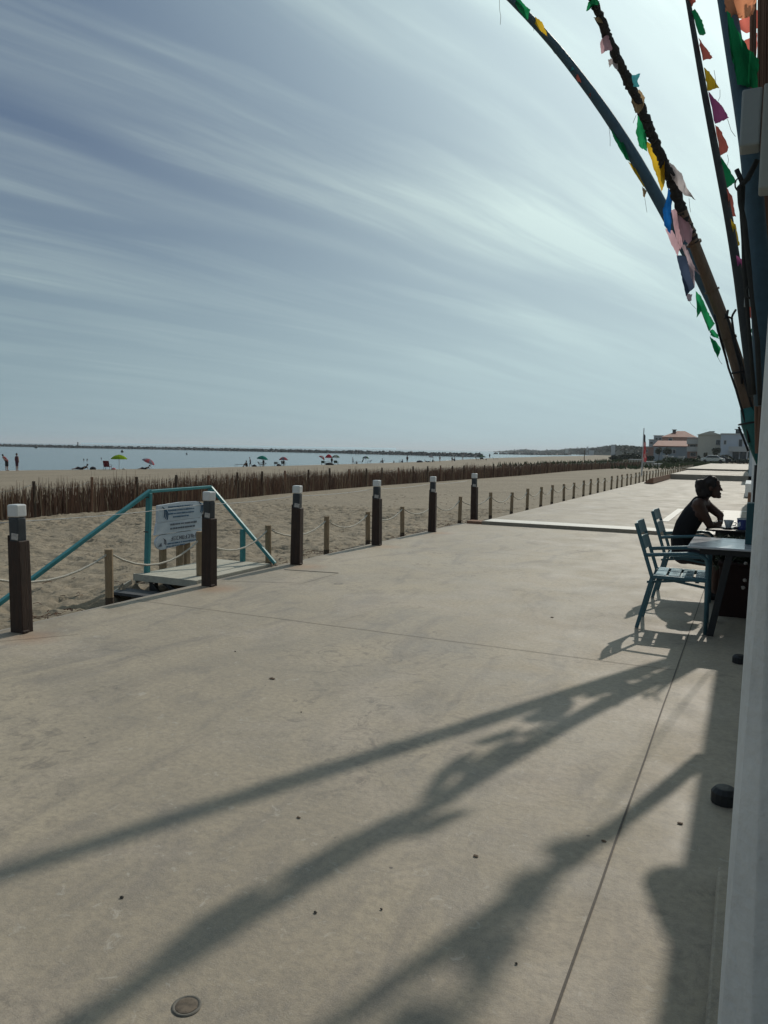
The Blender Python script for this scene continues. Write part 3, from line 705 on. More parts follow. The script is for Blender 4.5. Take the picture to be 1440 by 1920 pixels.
for s_, kx, ky in ((-.10, 1348, 1052), (.11, 1356, 1050)):
    hp = hipc+np.array([0, s_, -.0]); kn = J(kx, ky, s_); q = hp*.35+kn*.65; sh.append((tuple(hp), tuple(q), .102, .086, 0))
sh.append((tuple(hipc+np.array([-.0, -.08, -.0])), tuple(hipc+np.array([0, .08, 0])), .118, .118, 0))
remesh(sh, .014, 'shorts', [m_trunk], root, org=root.location)
hr = [(tuple(headc+np.array([-.02, 0, .03])), tuple(headc+np.array([-.03, 0, -.03])), .088, .08, 0)]
for k in range(170):
    th = random.uniform(0, 2*pi); ph = random.uniform(-.35, 1.5); d = np.array([cos(th)*cos(ph), sin(th)*cos(ph)*.9, sin(ph)])
    if d[0] > .74 and ph < .7: continue
    if d[0] > .45 and ph < .0: continue
    c_ = headc+np.array([-.002, 0, .022])+d*.075; hr.append((tuple(c_), tuple(c_+rng.normal(0, .009, 3)), .028, .024, 0))
for px, py, r_ in ((1315, 917, .046), (1313, 924, .042), (1316, 929, .038), (1312, 920, .040), (1314, 911, .044), (1315, 932, .030), (1313, 906, .045), (1320, 925, .05)):
    for s_ in (-.055, 0, .055): c_ = J(px, py, s_); hr.append((tuple(c_), tuple(c_+rng.normal(0, .012, 3)), r_, r_*.8, 0))
remesh(hr, .009, 'hair', [m_hair], root, org=root.location, smooth_it=9, jitter=.0012)
for s_, fx in ((-.10, 1339), (.11, 1352)):
    an = J(fx, 1108, s_); remesh([((an[0]-.03, an[1], .045), (an[0]+.15, an[1], .036), .046, .036, 0), ((an[0]-.03, an[1], .02), (an[0]+.17, an[1], .02), .03, .03, 0)], .01, 'shoe', [m_blk], root, org=root.location)
b = MB(); q = nel*.25+nwr*.75; b.tube([q+np.array([.032*cos(a), .004, .032*sin(a)]) for a in np.linspace(0, 2*pi, 13)], .004, 5)
q = fwr+np.array([.0, 0, .02]); b.tube([q+np.array([.031*cos(a), .031*sin(a), 0]) for a in np.linspace(0, 2*pi, 13)], .004, 5); b.build('bracelet', M('silver', (.6, .6, .6), .25, metal=.9), root, smooth=True)

def far_person(px, py, label, pose='stand', head=0., hpx=None, cols=None, group=None, z=None):
    q = sandpt(px, py) if z is None else G(px, py, z)
    top_, bot = cols or (m_black, m_trunk)
    if pose == 'stand':
        S = [((0, -.09, .88), (0, -.1, .5), .10, .07, 2), ((0, -.1, .5), (.0, -.1, .09), .065, .04, 0), ((0, .09, .88), (0, .1, .5), .10, .07, 2), ((0, .1, .5), (0, .1, .09), .065, .04, 0), ((0, -.1, .05), (.14, -.1, .03), .04, .03, 0), ((0, .1, .05), (.14, .1, .03), .04, .03, 0),
             ((0, -.05, .95), (0, -.07, 1.3), .12, .11, 1), ((0, .05, .95), (0, .07, 1.3), .12, .11, 1), ((0, -.15, 1.38), (0, .15, 1.38), .07, .07, 1), ((0, 0, 1.42), (0, 0, 1.55), .05, .05, 0), ((0, 0, 1.60), (.01, 0, 1.64), .095, .09, 0), ((-.03, 0, 1.64), (-.01, 0, 1.68), .095, .09, 3),
             ((0, -.2, 1.38), (-.02, -.25, 1.1), .05, .042, 0), ((-.02, -.25, 1.1), (.05, -.24, .85), .042, .03, 0), ((0, .2, 1.38), (-.02, .25, 1.1), .05, .042, 0), ((-.02, .25, 1.1), (.05, .24, .85), .042, .03, 0)]
    elif pose == 'walk':
        S = [((0, -.09, .88), (.16, -.1, .5), .10, .07, 2), ((.16, -.1, .5), (.22, -.1, .09), .065, .04, 0), ((0, .09, .88), (-.08, .1, .5), .10, .07, 2), ((-.08, .1, .5), (-.30, .1, .12), .065, .04, 0), ((.22, -.1, .05), (.35, -.1, .03), .04, .03, 0), ((-.30, .1, .09), (-.2, .1, .03), .04, .03, 0),
             ((0, -.05, .95), (.06, -.07, 1.3), .12, .11, 1), ((0, .05, .95), (.06, .07, 1.3), .12, .11, 1), ((.07, -.15, 1.38), (.07, .15, 1.38), .07, .07, 1), ((.08, 0, 1.42), (.12, 0, 1.55), .05, .05, 0), ((.15, 0, 1.60), (.16, 0, 1.63), .095, .09, 0), ((.12, 0, 1.64), (.13, 0, 1.68), .09, .09, 3),
             ((.07, -.2, 1.38), (.15, -.25, 1.1), .05, .042, 0), ((.15, -.25, 1.1), (.3, -.24, .95), .042, .03, 0), ((.07, .2, 1.38), (-.06, .25, 1.1), .05, .042, 0), ((-.06, .25, 1.1), (.0, .24, .85), .042, .03, 0)]
    elif pose == 'bend':
        S = [((0, -.09, .88), (0, -.14, .5), .11, .09, 2), ((0, -.14, .5), (-.02, -.16, .09), .065, .04, 0), ((0, .09, .88), (0, .14, .5), .11, .09, 2), ((0, .14, .5), (-.02, .16, .09), .065, .04, 0), ((0, -.16, .05), (.14, -.16, .03), .04, .03, 0), ((0, .16, .05), (.14, .16, .03), .04, .03, 0),
             ((0, -.05, .95), (-.22, -.06, 1.22), .13, .12, 1), ((0, .05, .95), (-.22, .06, 1.22), .13, .12, 1), ((-.26, -.15, 1.28), (-.26, .15, 1.28), .08, .08, 1), ((-.28, 0, 1.32), (-.33, 0, 1.40), .05, .05, 0), ((-.36, 0, 1.46), (-.37, 0, 1.5), .09, .09, 3),
             ((-.26, -.2, 1.25), (-.1, -.22, 1.05), .05, .042, 0), ((-.1, -.22, 1.05), (.22, -.2, 1.02), .042, .03, 0), ((-.26, .2, 1.25), (-.3, .22, .95), .05, .042, 0), ((-.3, .22, .95), (-.15, .2, .75), .042, .03, 0)]
    elif pose == 'sit':
        S = [((0, -.09, .14), (.34, -.12, .42), .10, .07, 2), ((.34, -.12, .42), (.5, -.12, .08), .065, .045, 0), ((0, .09, .14), (.34, .12, .42), .10, .07, 2), ((.34, .12, .42), (.5, .12, .08), .065, .045, 0), ((.5, -.12, .05), (.62, -.12, .04), .04, .03, 0), ((.5, .12, .05), (.62, .12, .04), .04, .03, 0),
             ((0, -.05, .15), (.04, -.07, .5), .13, .12, 1), ((0, .05, .15), (.04, .07, .5), .13, .12, 1), ((.06, -.15, .58), (.06, .15, .58), .07, .07, 1), ((.08, 0, .62), (.1, 0, .74), .05, .05, 0), ((.11, 0, .80), (.12, 0, .83), .095, .09, 0), ((.08, 0, .84), (.09, 0, .87), .09, .09, 3),
             ((.06, -.2, .56), (.2, -.22, .38), .05, .042, 0), ((.2, -.22, .38), (.36, -.15, .42), .042, .03, 0), ((.06, .2, .56), (.2, .22, .38), .05, .042, 0), ((.2, .22, .38), (.36, .15, .42), .042, .03, 0)]
    elif pose == 'lie':
        S = [((0, -.08, .12), (.45, -.1, .26), .10, .07, 2), ((.45, -.1, .26), (.8, -.1, .07), .065, .045, 0), ((0, .09, .12), (.5, .12, .12), .10, .07, 2), ((.5, .12, .12), (.95, .12, .07), .065, .045, 0),
             ((0, -.05, .12), (-.4, -.07, .28), .12, .11, 1), ((0, .05, .12), (-.4, .07, .28), .12, .11, 1), ((-.45, -.15, .32), (-.45, .15, .32), .07, .07, 1), ((-.5, 0, .36), (-.58, 0, .46), .05, .05, 0), ((-.6, 0, .52), (-.61, 0, .54), .095, .09, 3), ((-.45, -.2, .3), (-.55, -.24, .06), .05, .035, 0), ((-.45, .2, .3), (-.3, .24, .1), .05, .035, 0)]
    else:   # wading: only shoulders and head over the water
        S = [((0, 0, -.6), (0, 0, -.1), .14, .15, 0), ((0, -.15, .02), (0, .15, .02), .08, .08, 0), ((0, 0, .05), (0, 0, .2), .05, .05, 0), ((0, 0, .27), (0, 0, .3), .1, .095, 3), ((0, -.2, 0), (.1, -.3, -.15), .05, .04, 0), ((0, .2, 0), (.1, .3, -.15), .05, .04, 0), ((0, -.08, -.5), (0, -.08, -1.2), .08, .06, 0), ((0, .08, -.5), (0, .08, -1.2), .08, .06, 0)]
    k = 1.
    if hpx: k = hpx*float((q-CAM)@cf)/FPX/{'stand': 1.74, 'walk': 1.74, 'bend': 1.56, 'sit': .93, 'lie': .63, 'wade': .37}[pose]
    S = [(tuple(np.array(a)*k), tuple(np.array(c)*k), ra*k, rb*k, i) for a, c, ra, rb, i in S]
    o = remesh(S, .03*k, 'person', [m_skinp if pose != 'wade' else m_skin, top_, bot, m_hair], None, smooth_it=2)
    o.location = tuple(q-np.array([0, 0, .02])); o.rotation_euler.z = radians(head)
    return tag(o, label, 'person', group)
GP = 'people on the beach'
m_red = M('dark_red_cloth', (.16, .02, .025), .85); m_pinkc = M('pink_cloth', (.5, .16, .18), .85); m_mar = M('maroon_cloth', (.07, .02, .035), .85); m_bluec = M('navy_cloth', (.02, .03, .08), .85); m_pale = M('pale_cloth', (.4, .4, .38), .85)
far_person(13, 882.5, 'person in a dark red top stooping at the far left of the shore', 'bend', 25, 31, (m_red, m_black), GP)
far_person(32, 882.5, 'standing person with hair in a bun beside the stooping one at the shore', 'stand', 90, 33, (m_mar, m_mar), GP)
o = far_person(157, 864, 'left one of the pair of bathers in the water', 'wade', 0, None, None, 'bathers in the sea', z=-1.3)
o = far_person(163.5, 864, 'right one of the pair of bathers in the water', 'wade', 0, None, None, 'bathers in the sea', z=-1.3)
far_person(190, 861.5, 'lone bather to the right of the pair in the water', 'wade', 0, None, None, 'bathers in the sea', z=-1.32)
far_person(153, 879.5, 'person in dark clothes lying left of the dark bag on the sand', 'lie', 200, None, None, GP)
far_person(272, 880, 'person lying on the sand beneath the tilted pink parasol', 'lie', 200, 9, None, GP)
far_person(463, 873.5, 'person sitting on the dark lounger left of the teal parasol', 'sit', 200, 12, None, GP)
far_person(469.5, 874.5, 'standing dark figure left of the teal parasol', 'walk', 205, 18, (m_bluec, m_black), GP)
far_person(494, 873, 'person under the teal parasol', 'stand', 100, 14, None, GP)
far_person(532, 872.5, 'person under the grey pink parasol', 'stand', 100, 12, (m_black, m_black), GP)
far_person(622, 871.5, 'person standing in front of the red parasol group', 'stand', 90, 15, (m_black, m_bluec), GP)
far_person(662, 869.5, 'person walking alone right of the red parasol group', 'walk', 205, 12.5, (m_black, m_black), GP)
far_person(668, 870, 'person sitting on the sand next to the walking one', 'sit', 20, 6, None, GP)
far_person(717.5, 867.5, 'person sitting upright in a chair right of the blue deck chair', 'sit', 200, 9, None, GP)
far_person(738, 867.5, 'small person sitting alone on the sand left of the standing man', 'sit', 30, 5, None, GP)
far_person(755, 867.5, 'person reclining just left of the tall standing one', 'sit', 200, 7, (m_bluec, m_black), GP)
far_person(763.5, 867.3, 'person in black standing upright at mid shore', 'stand', 90, 13.5, (m_black, m_black), GP)
far_person(801, 866.5, 'person on a low lounger below the small white parasol', 'lie', 20, 5, None, GP)
far_person(811, 866.5, 'person sitting right of the small white parasol', 'sit', 30, 7, None, GP)
far_person(824.5, 866, 'pale figure standing near the end of the lagoon', 'stand', 90, 12, (m_pale, m_pale), GP)
far_person(847.5, 865, 'left person of the close pair near the spit', 'stand', 90, 9, (m_black, m_mar), GP)
far_person(852.5, 865, 'right person of the close pair near the spit', 'sit', 200, 9, (m_bluec, m_black), GP)
far_person(867.5, 858, 'tiny distant figure on the sandy spit', 'stand', 90, None, (m_pale, m_pale), GP)
far_person(918, 859, 'tiny distant figure at the far right of the beach group', 'stand', 90, None, (m_black, m_black), GP)
far_person(912, 863, 'small figure sitting between the far chairs and the far lounger', 'sit', 200, 4, None, GP)

# ------------------------------------------------------------------ parasols, chairs on the beach
def parasol(px, py, topy, x0, x1, dip, colr, label, tilt=0., stripes=None):
    q = sandpt(px, py); dd = float((q-CAM)@cf); mpp = dd/FPX
    H = (py-topy)*mpp; R = (x1-x0)/2*mpp; cap = dip*mpp; cxp = ((x0+x1)/2-px)*mpp
    r = empty('parasol', q, label, 'parasol', 'parasols on the beach')
    ax = Vector((sin(tilt)*cos(YAW), sin(tilt)*sin(YAW), cos(tilt)))
    topc = Vector(q)+Vector((cr[0], cr[1], 0))*cxp+Vector((0, 0, H))
    b = MB(); b.tube([q, tuple(topc-ax*cap*.6), tuple(topc)], .025, 6); b.build('pole', M('pole_white', (.5, .5, .5), .5), r)
    b = MB(); n = 16; R3 = Vector((0, 0, 1)).rotation_difference(ax).to_matrix()
    prof = [(.02, 0), (R*.45, -cap*.22), (R*.8, -cap*.6), (R, -cap), (R*1.0, -cap*1.12)]
    vs = [topc+R3 @ Vector((rr*cos(2*pi*k/n), rr*sin(2*pi*k/n), z-(.02*R if k % 2 else 0))) for rr, z in prof for k in range(n)]
    for i in range(len(prof)-1):
        pass
    fs = [(i*n+k, i*n+(k+1) % n, (i+1)*n+(k+1) % n, (i+1)*n+k) for i in range(len(prof)-1) for k in range(n)]
    b.add(vs, fs); b.m = [(f_[0] % n//2) % 2 for f_ in fs]
    b.build('canopy', [colr, stripes or colr], r, solid=.01)
    return r
cg = cloth('parasol_lime', (.36, .52, .03)); cp = cloth('parasol_pink', (.60, .16, .18)); ct = cloth('parasol_teal', (.03, .30, .24)); cgy = cloth('parasol_grey', (.35, .32, .38)); cre = cloth('parasol_red', (.62, .04, .07)); cw = cloth('parasol_white', (.55, .52, .50)); cgr = cloth('parasol_green', (.14, .24, .12))
parasol(223.5, 881, 852.5, 209, 238, 7.5, cg, 'bright lime green parasol near the red deck chair')
parasol(284, 879, 860.5, 269, 293, 6, cp, 'tilted pink parasol over the lying person', .45, cgy)
parasol(493, 874, 854, 482, 503, 6, ct, 'teal parasol left of the grey one', .12)
parasol(532, 873, 856, 523, 540, 5.5, cgy, 'grey pink parasol over two grey chairs', 0, cp)
parasol(612, 871, 855, 599, 612, 4, cw, 'pale tilted parasol at the left of the red parasol group', .6, cp)
parasol(617, 871, 851.5, 609.5, 623, 6, cre, 'red parasol in the middle of the group')
parasol(632, 871, 853, 622, 637, 4.5, cw, 'dull green and white parasol right of the red one', 0, cgr)
parasol(686, 868.5, 854.5, 679, 692, 4, cgy, 'small grey parasol right of the walking person', 0, cgr)
parasol(807, 866.5, 854.5, 803, 813.5, 2.8, cw, 'small white parasol furthest along the shore', .1, cgy)
parasol(903, 862, 853.5, 898, 907.5, 2.5, cgr, 'tiny dark parasol far along the sand')
def deckchair(px, py, wpx, hpx, mt, label, face=0., low=False):
    q = sandpt(px, py); mpp = float((q-CAM)@cf)/FPX; Hh = hpx*mpp; Wd = max(.5, min(wpx*mpp, .9))
    r = empty('deck_chair', q, label, 'deck chair', 'folding chairs on the beach')
    x, y, z = q; fr_ = m_dark
    L_ = 1.3 if low else .5
    b = MB(); b.box((x+L_/2, y, z+.3), (L_, Wd, .04)); b.build('seat', mt, r)
    b = MB(); b.bar((x, y, z+.28), (x-.22, y, z+Hh), .035, Wd, up=(0, 1, 0)); b.build('backrest', mt, r)
    for yy in (-Wd/2, Wd/2):
        for xx in (.02, L_-.04):
            b = MB(); b.tube([(x+xx, y+yy, z), (x+xx+.03, y+yy, z+.32)], .018, 5); b.build('leg', fr_, r)
        if not low:
            b = MB(); b.tube([(x-.1, y+yy, z+.5), (x+L_-.05, y+yy, z+.5), (x+L_-.05, y+yy, z+.3)], .016, 5); b.build('armrest', fr_, r)
    r.rotation_euler.z = radians(face); return r
mgc = M('grey_canvas', (.22, .25, .27), .8); mgn = M('green_canvas', (.03, .06, .045), .8)
deckchair(200, 881, 11, 17, m_red, 'tall dark red deck chair seen from behind near the lime parasol', 115)
deckchair(459, 874.5, 8, 8, m_black, 'black lounger under the seated person at the left of the teal parasol', 190, True)
deckchair(486.5, 874.5, 5, 9, m_black, 'black folding chair left under the teal parasol', 20)
deckchair(496, 874.5, 8, 6, m_black, 'low black folding chair right under the teal parasol', 200)
deckchair(517.5, 873.5, 5.5, 8, mgc, 'grey beach chair left of the grey parasol pole', 110)
deckchair(530.5, 873, 6, 9, mgc, 'grey beach chair under the grey parasol', 100)
deckchair(605.5, 872, 5, 8, mgn, 'dark green chair at the left of the red parasol group', 110)
deckchair(612, 871.5, 4, 7, mgn, 'dark green chair second in the red parasol group', 30)
deckchair(629.5, 871.5, 7, 8, mgn, 'dark green chair at the right of the red parasol group', 100)
deckchair(679, 869.5, 8, 9, m_black, 'black lounger with raised back left of the small grey parasol', 195, True)
deckchair(694.5, 868, 7, 7, m_bluec, 'navy blue deck chair right of the small grey parasol', 200)
deckchair(719, 867.5, 4, 6, mgc, 'chair the upright person sits in right of the navy chair', 200)
deckchair(753, 867.8, 5, 5, m_bluec, 'navy chair of the reclining person by the standing figure', 200)
deckchair(893, 863.5, 5, 6, m_black, 'far dark chair left of the tiny dark parasol', 30)
deckchair(903, 863, 6, 5, m_black, 'far dark chair under the tiny dark parasol', 100)
deckchair(925, 862, 8, 5, m_black, 'far dark lounger at the right end of the beach group', 20, True)
def lump(px, py, s_, mt, nm, label, cat, scl=(1, 1, .7)):
    q = sandpt(px, py); b = MB(); b.ball((q[0], q[1], q[2]+s_*.3*scl[2]), s_, 9, 7, scl, .12); b.tube([(q[0]-s_*.4, q[1], q[2]+s_*.8*scl[2]), (q[0], q[1], q[2]+s_*1.25*scl[2]), (q[0]+s_*.4, q[1], q[2]+s_*.8*scl[2])], s_*.07, 5)
    tag(b.build(nm, mt, smooth=True), label, cat)
lump(174.5, 880.5, .32, m_black, 'beach_bag', 'round dark bag on the sand between the lying person and red chair', 'bag')
lump(232.5, 880.5, .16, m_pale, 'beach_bag', 'small white bag by the foot of the lime parasol', 'bag')
lump(213, 880.5, .2, m_pinkc, 'beach_bag', 'low pinkish bag right of the red deck chair', 'bag')
lump(477, 874.5, .3, m_black, 'beach_bag', 'dark low bag between the standing figure and teal parasol', 'bag')
lump(523, 873.5, .32, m_trunk, 'beach_bag', 'dark bag between the two grey beach chairs', 'bag')
lump(787, 867, .5, m_trunk, 'beach_bag', 'low dark tent like bundle right of the standing figure in black', 'bundle', (1.4, 1, .6))
lump(618, 872, .45, m_black, 'beach_bag', 'dark pile of bags in the red parasol group', 'bag', (1.5, 1, .6))
# buoys
for px, py, s_, lab in ((67.5, 838.5, .9, 'dark buoy floating near the breakwater at the left'), (229, 846.5, .5, 'small grey buoy above the lime parasol'), (350, 850.5, .3, 'small upright marker in the water right of the pink parasol')):
    q = G(px, py+1.5, -1.25); b = MB(); b.lathe(q-np.array([0, 0, .15]), [(s_*.4, 0), (s_, s_*.5), (s_*.9, s_*1.2), (s_*.25, s_*1.8), (s_*.2, s_*2.6)], 12); tag(b.build('buoy', m_dark, smooth=True), lab, 'buoy', 'buoys off the beach')

# ------------------------------------------------------------------ breakwater
def rocks(pts, n, hgt, wdt, smin, smax):
    b = MB(); seg = [np.array(q, float) for q in pts]
    cum = np.cumsum([0]+[np.linalg.norm(seg[i+1]-seg[i]) for i in range(len(seg)-1)])
    for k in range(n):
        d = random.uniform(0, cum[-1]); i = min(np.searchsorted(cum, d, 'right')-1, len(seg)-2); s_ = (d-cum[i])/(cum[i+1]-cum[i]); c_ = seg[i]*(1-s_)+seg[i+1]*s_
        t_ = (seg[i+1]-seg[i]); t_ /= np.linalg.norm(t_); nn = np.array([-t_[1], t_[0]]); off = random.uniform(-1, 1); z = -1.25+hgt*(1-abs(off))*random.uniform(.4, 1)-.3
        r_ = random.uniform(smin, smax); b.k = 1 if random.random() < .13 else 0
        b.ball((c_[0]+nn[0]*off*wdt, c_[1]+nn[1]*off*wdt, z), r_, 6, 4, (1, 1, .7), .28)
    return b
bp = [G(900, 857, -1.25)[:2], G(850, 855.5, -1.25)[:2], G(640, 850, -1.25)[:2], G(320, 843, -1.25)[:2], G(140, 840, -1.25)[:2], (-480, 376), (-600, 380)]
b = rocks(bp, 9500, 1.9, 3.2, .35, .85)
for i in range(len(bp)-1):        # core under the boulders
    b.k = 0; b.tube([(*bp[i], -1.4), (*bp[i+1], -1.4)], 1.9, 6, flat=.8)
tag(b.build('breakwater', [m_rock, m_rockl]), 'long low breakwater of dark boulders across the sea', 'breakwater')
b = rocks([G(1060, 853.2, -1.2)[:2], G(1000, 852.8, -1.2)[:2], G(935, 851.5, -1.2)[:2]], 260, 1.4, 8, .8, 2.2)
tag(b.build('shore_rocks', [m_rock, m_rockl]), 'scattered dark rocks along the far waterline', 'rocks', kind='stuff')
q = G(146, 839, -1.25); b = MB(); b.tube([q, q+np.array([0, 0, 3.6])], [.6, .3], 8); b.ball(q+np.array([0, 0, 3.6]), .5, 8, 6); tag(b.build('navigation_mark', m_dark), 'small dark mark standing on the breakwater at the left', 'beacon')

# ------------------------------------------------------------------ far land, trees
def leafcloud(b, c, R, n, s_):
    for _ in range(n):
        d = rng.normal(0, 1, 3); d /= np.linalg.norm(d); p_ = np.array(c)+d*np.array(R)*rng.uniform(.55, 1.05)
        a = rng.normal(0, s_, 3); e = rng.normal(0, s_, 3); b.add([p_+a, p_+e, p_-a*.5-e*.5], [(0, 1, 2)])
ridge = [(925, 850.5, 850), (935, 846, 851), (960, 844.2, 852), (990, 843, 853), (1010, 844.5, 853), (1040, 843.5, 854), (1070, 841, 854), (1100, 840.5, 855), (1125, 838, 856), (1150, 835.5, 857), (1172, 834.5, 857), (1190, 837, 858), (1215, 838, 858), (1240, 836, 859), (1300, 838, 860), (1420, 836, 862), (1520, 838, 864)]
b = MB(); vs = []
def rp(px): return float(np.interp(px, [925, 1060, 1190, 1520], [1900, 1300, 520, 420]))
for px, yt, yb2 in ridge:
    Dd = rp(px); p0 = CAM+ray(px, 900)*1.; dr = ray(px, yt); k = Dd/np.linalg.norm(dr[:2]); pt_ = CAM+dr*k
    back = CAM+dr*(k*1.35); vs += [(pt_[0], pt_[1], -2), (pt_[0], pt_[1], max(pt_[2]*.55, .3)), (back[0], back[1], max(pt_[2]*.7, .5)), (back[0], back[1], -2)]
b.add(vs, [(4*i+j, 4*(i+1)+j, 4*(i+1)+j+1, 4*i+j+1) for i in range(len(ridge)-1) for j in range(3)])
struct(b.build('headland', m_leafd))
b = MB()
for _ in range(1500):
    px = random.uniform(930, 1440); Dd = rp(px)*random.uniform(.96, 1.12); yt = float(np.interp(px, [r_[0] for r_ in ridge], [r_[1] for r_ in ridge]))+abs(random.gauss(0, 3))-.3; dr = ray(px, yt); k = Dd/np.linalg.norm(dr[:2]); tp = CAM+dr*k
    R = Dd*random.uniform(.0013, .0030); leafcloud(b, (tp[0], tp[1], tp[2]-R), (R*1.5, R*1.5, R), 46, R*.33)
tag(b.build('headland_woods', m_leafd), 'dark distant woods along the headland', 'woods', kind='stuff')
# far pale buildings on the headland
mw = M('house_white', (.42, .44, .46), .85, .08, 1); mcr = M('house_cream', (.50, .47, .40), .85, .08, 1); mpk = M('house_pink', (.36, .21, .17), .85, .1, 1); mbg = M('house_bluegrey', (.28, .33, .37), .85, .1, 1)
mrf = M('terracotta', (.21, .07, .045), .8, .25, 2, bump=.3, bscale=6); mwin = M('window_dark', (.035, .045, .055), .25, .1, 1); mbal = M('balcony', (.45, .45, .44), .8, .08, 1)
def at(px, py, Y): return AY(px, py, Y)
def far_block(px0, px1, pyt, Dd, label, mt):
    d0 = ray(px0, pyt); k = Dd/np.linalg.norm(d0[:2]); a = CAM+d0*k; d1 = ray(px1, pyt); k = Dd/np.linalg.norm(d1[:2]); c_ = CAM+d1*k; hh = a[2]
    ct_ = (a+c_)/2; wd = np.linalg.norm(c_[:2]-a[:2]); r = empty('distant_house', (ct_[0], ct_[1], 0), label, 'house', 'distant houses on the headland')
    b = MB(); rz = atan2(c_[1]-a[1], c_[0]-a[0]); b.box((ct_[0], ct_[1], hh/2-.5), (wd, wd*.8, hh+1), rz=rz); b.build('wall', mt, r)
    b = MB(); b.box((ct_[0], ct_[1], hh+.2), (wd*1.06, wd*.86, .4), rz=rz); b.build('roof', mbal, r)
far_block(976, 988, 842.6, 1700, 'low grey block at the seaward end of the headland', mbg)
far_block(1100, 1103, 838, 1000, 'thin tower rising from the distant trees', mw)
far_block(1104, 1114, 845, 900, 'pale block among the middle headland trees', mw)
far_block(1060, 1066, 842, 1200, 'small pale house on the low shore trees', mcr)
far_block(1146, 1154, 834.5, 700, 'white villa roof at the top of the wooded ridge', mw)

def house(px0, px1, ytop, Y, depth, wmat, label, storeys=2, roof='flat', wins=(), eave=.3, roofh=None, extra=None, name='house'):
    """front wall faces the camera across the promenade axis (normal -Y)"""
    a = at(px0, ytop, Y); c_ = at(px1, ytop, Y); x0, x1 = a[0], c_[0]; z1 = (a[2]+c_[2])/2
    r = empty(name, ((x0+x1)/2, Y, 0), label, 'house', 'houses at the end of the promenade')
    b = MB(); b.box(((x0+x1)/2, Y+depth/2, z1/2-.5), (x1-x0, depth, z1+1)); wl = b.build('wall', wmat, r)
    if roof == 'hip':
        rh = roofh; e = eave; xa, xb, ya_, yb_ = x0-e, x1+e, Y-e, Y+depth+e; rx = min((x1-x0), depth)*.42
        b = MB(); b.add([(xa, ya_, z1), (xb, ya_, z1), (xb, yb_, z1), (xa, yb_, z1), (xa+rx, Y+depth/2, z1+rh), (xb-rx, Y+depth/2, z1+rh)], [(0, 1, 5, 4), (1, 2, 5), (2, 3, 4, 5), (3, 0, 4), (3, 2, 1, 0)]); rf = b.build('roof', mrf, r, solid=.15)
    elif roof == 'gable':
        rh = roofh; b = MB(); xm = (x0+x1)/2; b.add([(x0-eave, Y-eave, z1), (x1+eave, Y-eave, z1), (xm, Y-eave, z1+rh), (x0-eave, Y+depth, z1), (x1+eave, Y+depth, z1), (xm, Y+depth, z1+rh)], [(0, 1, 2), (0, 2, 5, 3), (1, 4, 5, 2), (3, 5, 4), (0, 3, 4, 1)]); rf = b.build('roof', wmat, r)
    elif roof == 'shed':
        b = MB(); b.add([(x0-eave, Y-eave, z1), (x1+eave, Y-eave, z1), (x1+eave, Y+depth, z1+roofh), (x0-eave, Y+depth, z1+roofh)], [(0, 1, 2, 3)]); rf = b.build('roof', mrf, r, solid=.2)
        b = MB(); b.box(((x0+x1)/2, Y+depth-.1, z1+roofh/2), (x1-x0, .2, roofh)); b.build('gable_wall', wmat, r)
    else:
        b = MB(); b.box(((x0+x1)/2, Y+depth/2, z1+.12), (x1-x0+.3, depth+.3, .24)); rf = b.build('roof', mbal, r)
    for (wx0, wx1, wy0, wy1) in wins:
        p_ = at(wx0, wy0, Y); q_ = at(wx1, wy1, Y)
        b = MB(); b.box(((p_[0]+q_[0])/2, Y-.03, (p_[2]+q_[2])/2), (q_[0]-p_[0]+.25, .10, p_[2]-q_[2]+.25)); f_ = b.build('window', mbal, r)
        b = MB(); b.box(((p_[0]+q_[0])/2, Y-.065, (p_[2]+q_[2])/2), (q_[0]-p_[0], .06, p_[2]-q_[2])); b.build('pane', mwin, f_)
    if extra: extra(r, rf, x0, x1, z1, Y)
    return r
def chim(px, py, w_, h_, Y): 
    def f(r, rf, x0, x1, z1, Y0):
        q = at(px, py, Y); b = MB(); b.box((q[0], q[1], q[2]-h_/2), (w_, w_, h_)); b.box((q[0], q[1], q[2]+.1), (w_*1.5, w_*1.5, .15)); b.build('chimney', m_dark, rf)
    return f
def balc(px0, px1, py, Y, d=1.4):
    a = at(px0, py, Y-d/2); c_ = at(px1, py, Y-d/2); b = MB(); b.box(((a[0]+c_[0])/2, Y-d/2, a[2]-.1), (c_[0]-a[0], d, .22)); b.box(((a[0]+c_[0])/2, Y-d+.05, a[2]+.5), (c_[0]-a[0], .08, 1.0)); return b
def e6(r, rf, x0, x1, z1, Y):
    chim(1384, 806, 1.0, 1.6, Y+4)(r, rf, x0, x1, z1, Y); balc(1366, 1405, 845, Y, 1.6).build('balcony', mbal, r)
    for px in (1379, 1393): q = at(px, 860, Y); b = MB(); b.box((q[0], Y-.06, 1.2), (1.3, .12, 2.6)); b.build('door', mwin, r)
house(1352, 1403, 814.5, 198, 12, M('house_bluewhite', (.46, .50, .56), .85, .06, 1), 'flat roofed bluish white house closest to the right, with long balcony', wins=((1386, 1391, 824, 838), (1358, 1361, 826, 833)), extra=e6)
house(1309, 1352, 815.5, 202, 10, mcr, 'cream house with shallow gable and dark upper window', roof='gable', roofh=.9, wins=((1343, 1350, 825, 834),), extra=chim(1335, 810, .8, 1.2, 203))
def e4(r, rf, x0, x1, z1, Y): balc(1288, 1309, 845, Y).build('balcony', mbal, r); balc(1288, 1309, 831, Y).build('balcony', mbal, r)
house(1290, 1309, 822, 206, 9, mpk, 'narrow pinkish house with two stacked balconies', wins=((1295, 1304, 849, 855), (1294, 1304, 834, 841)), extra=e4)
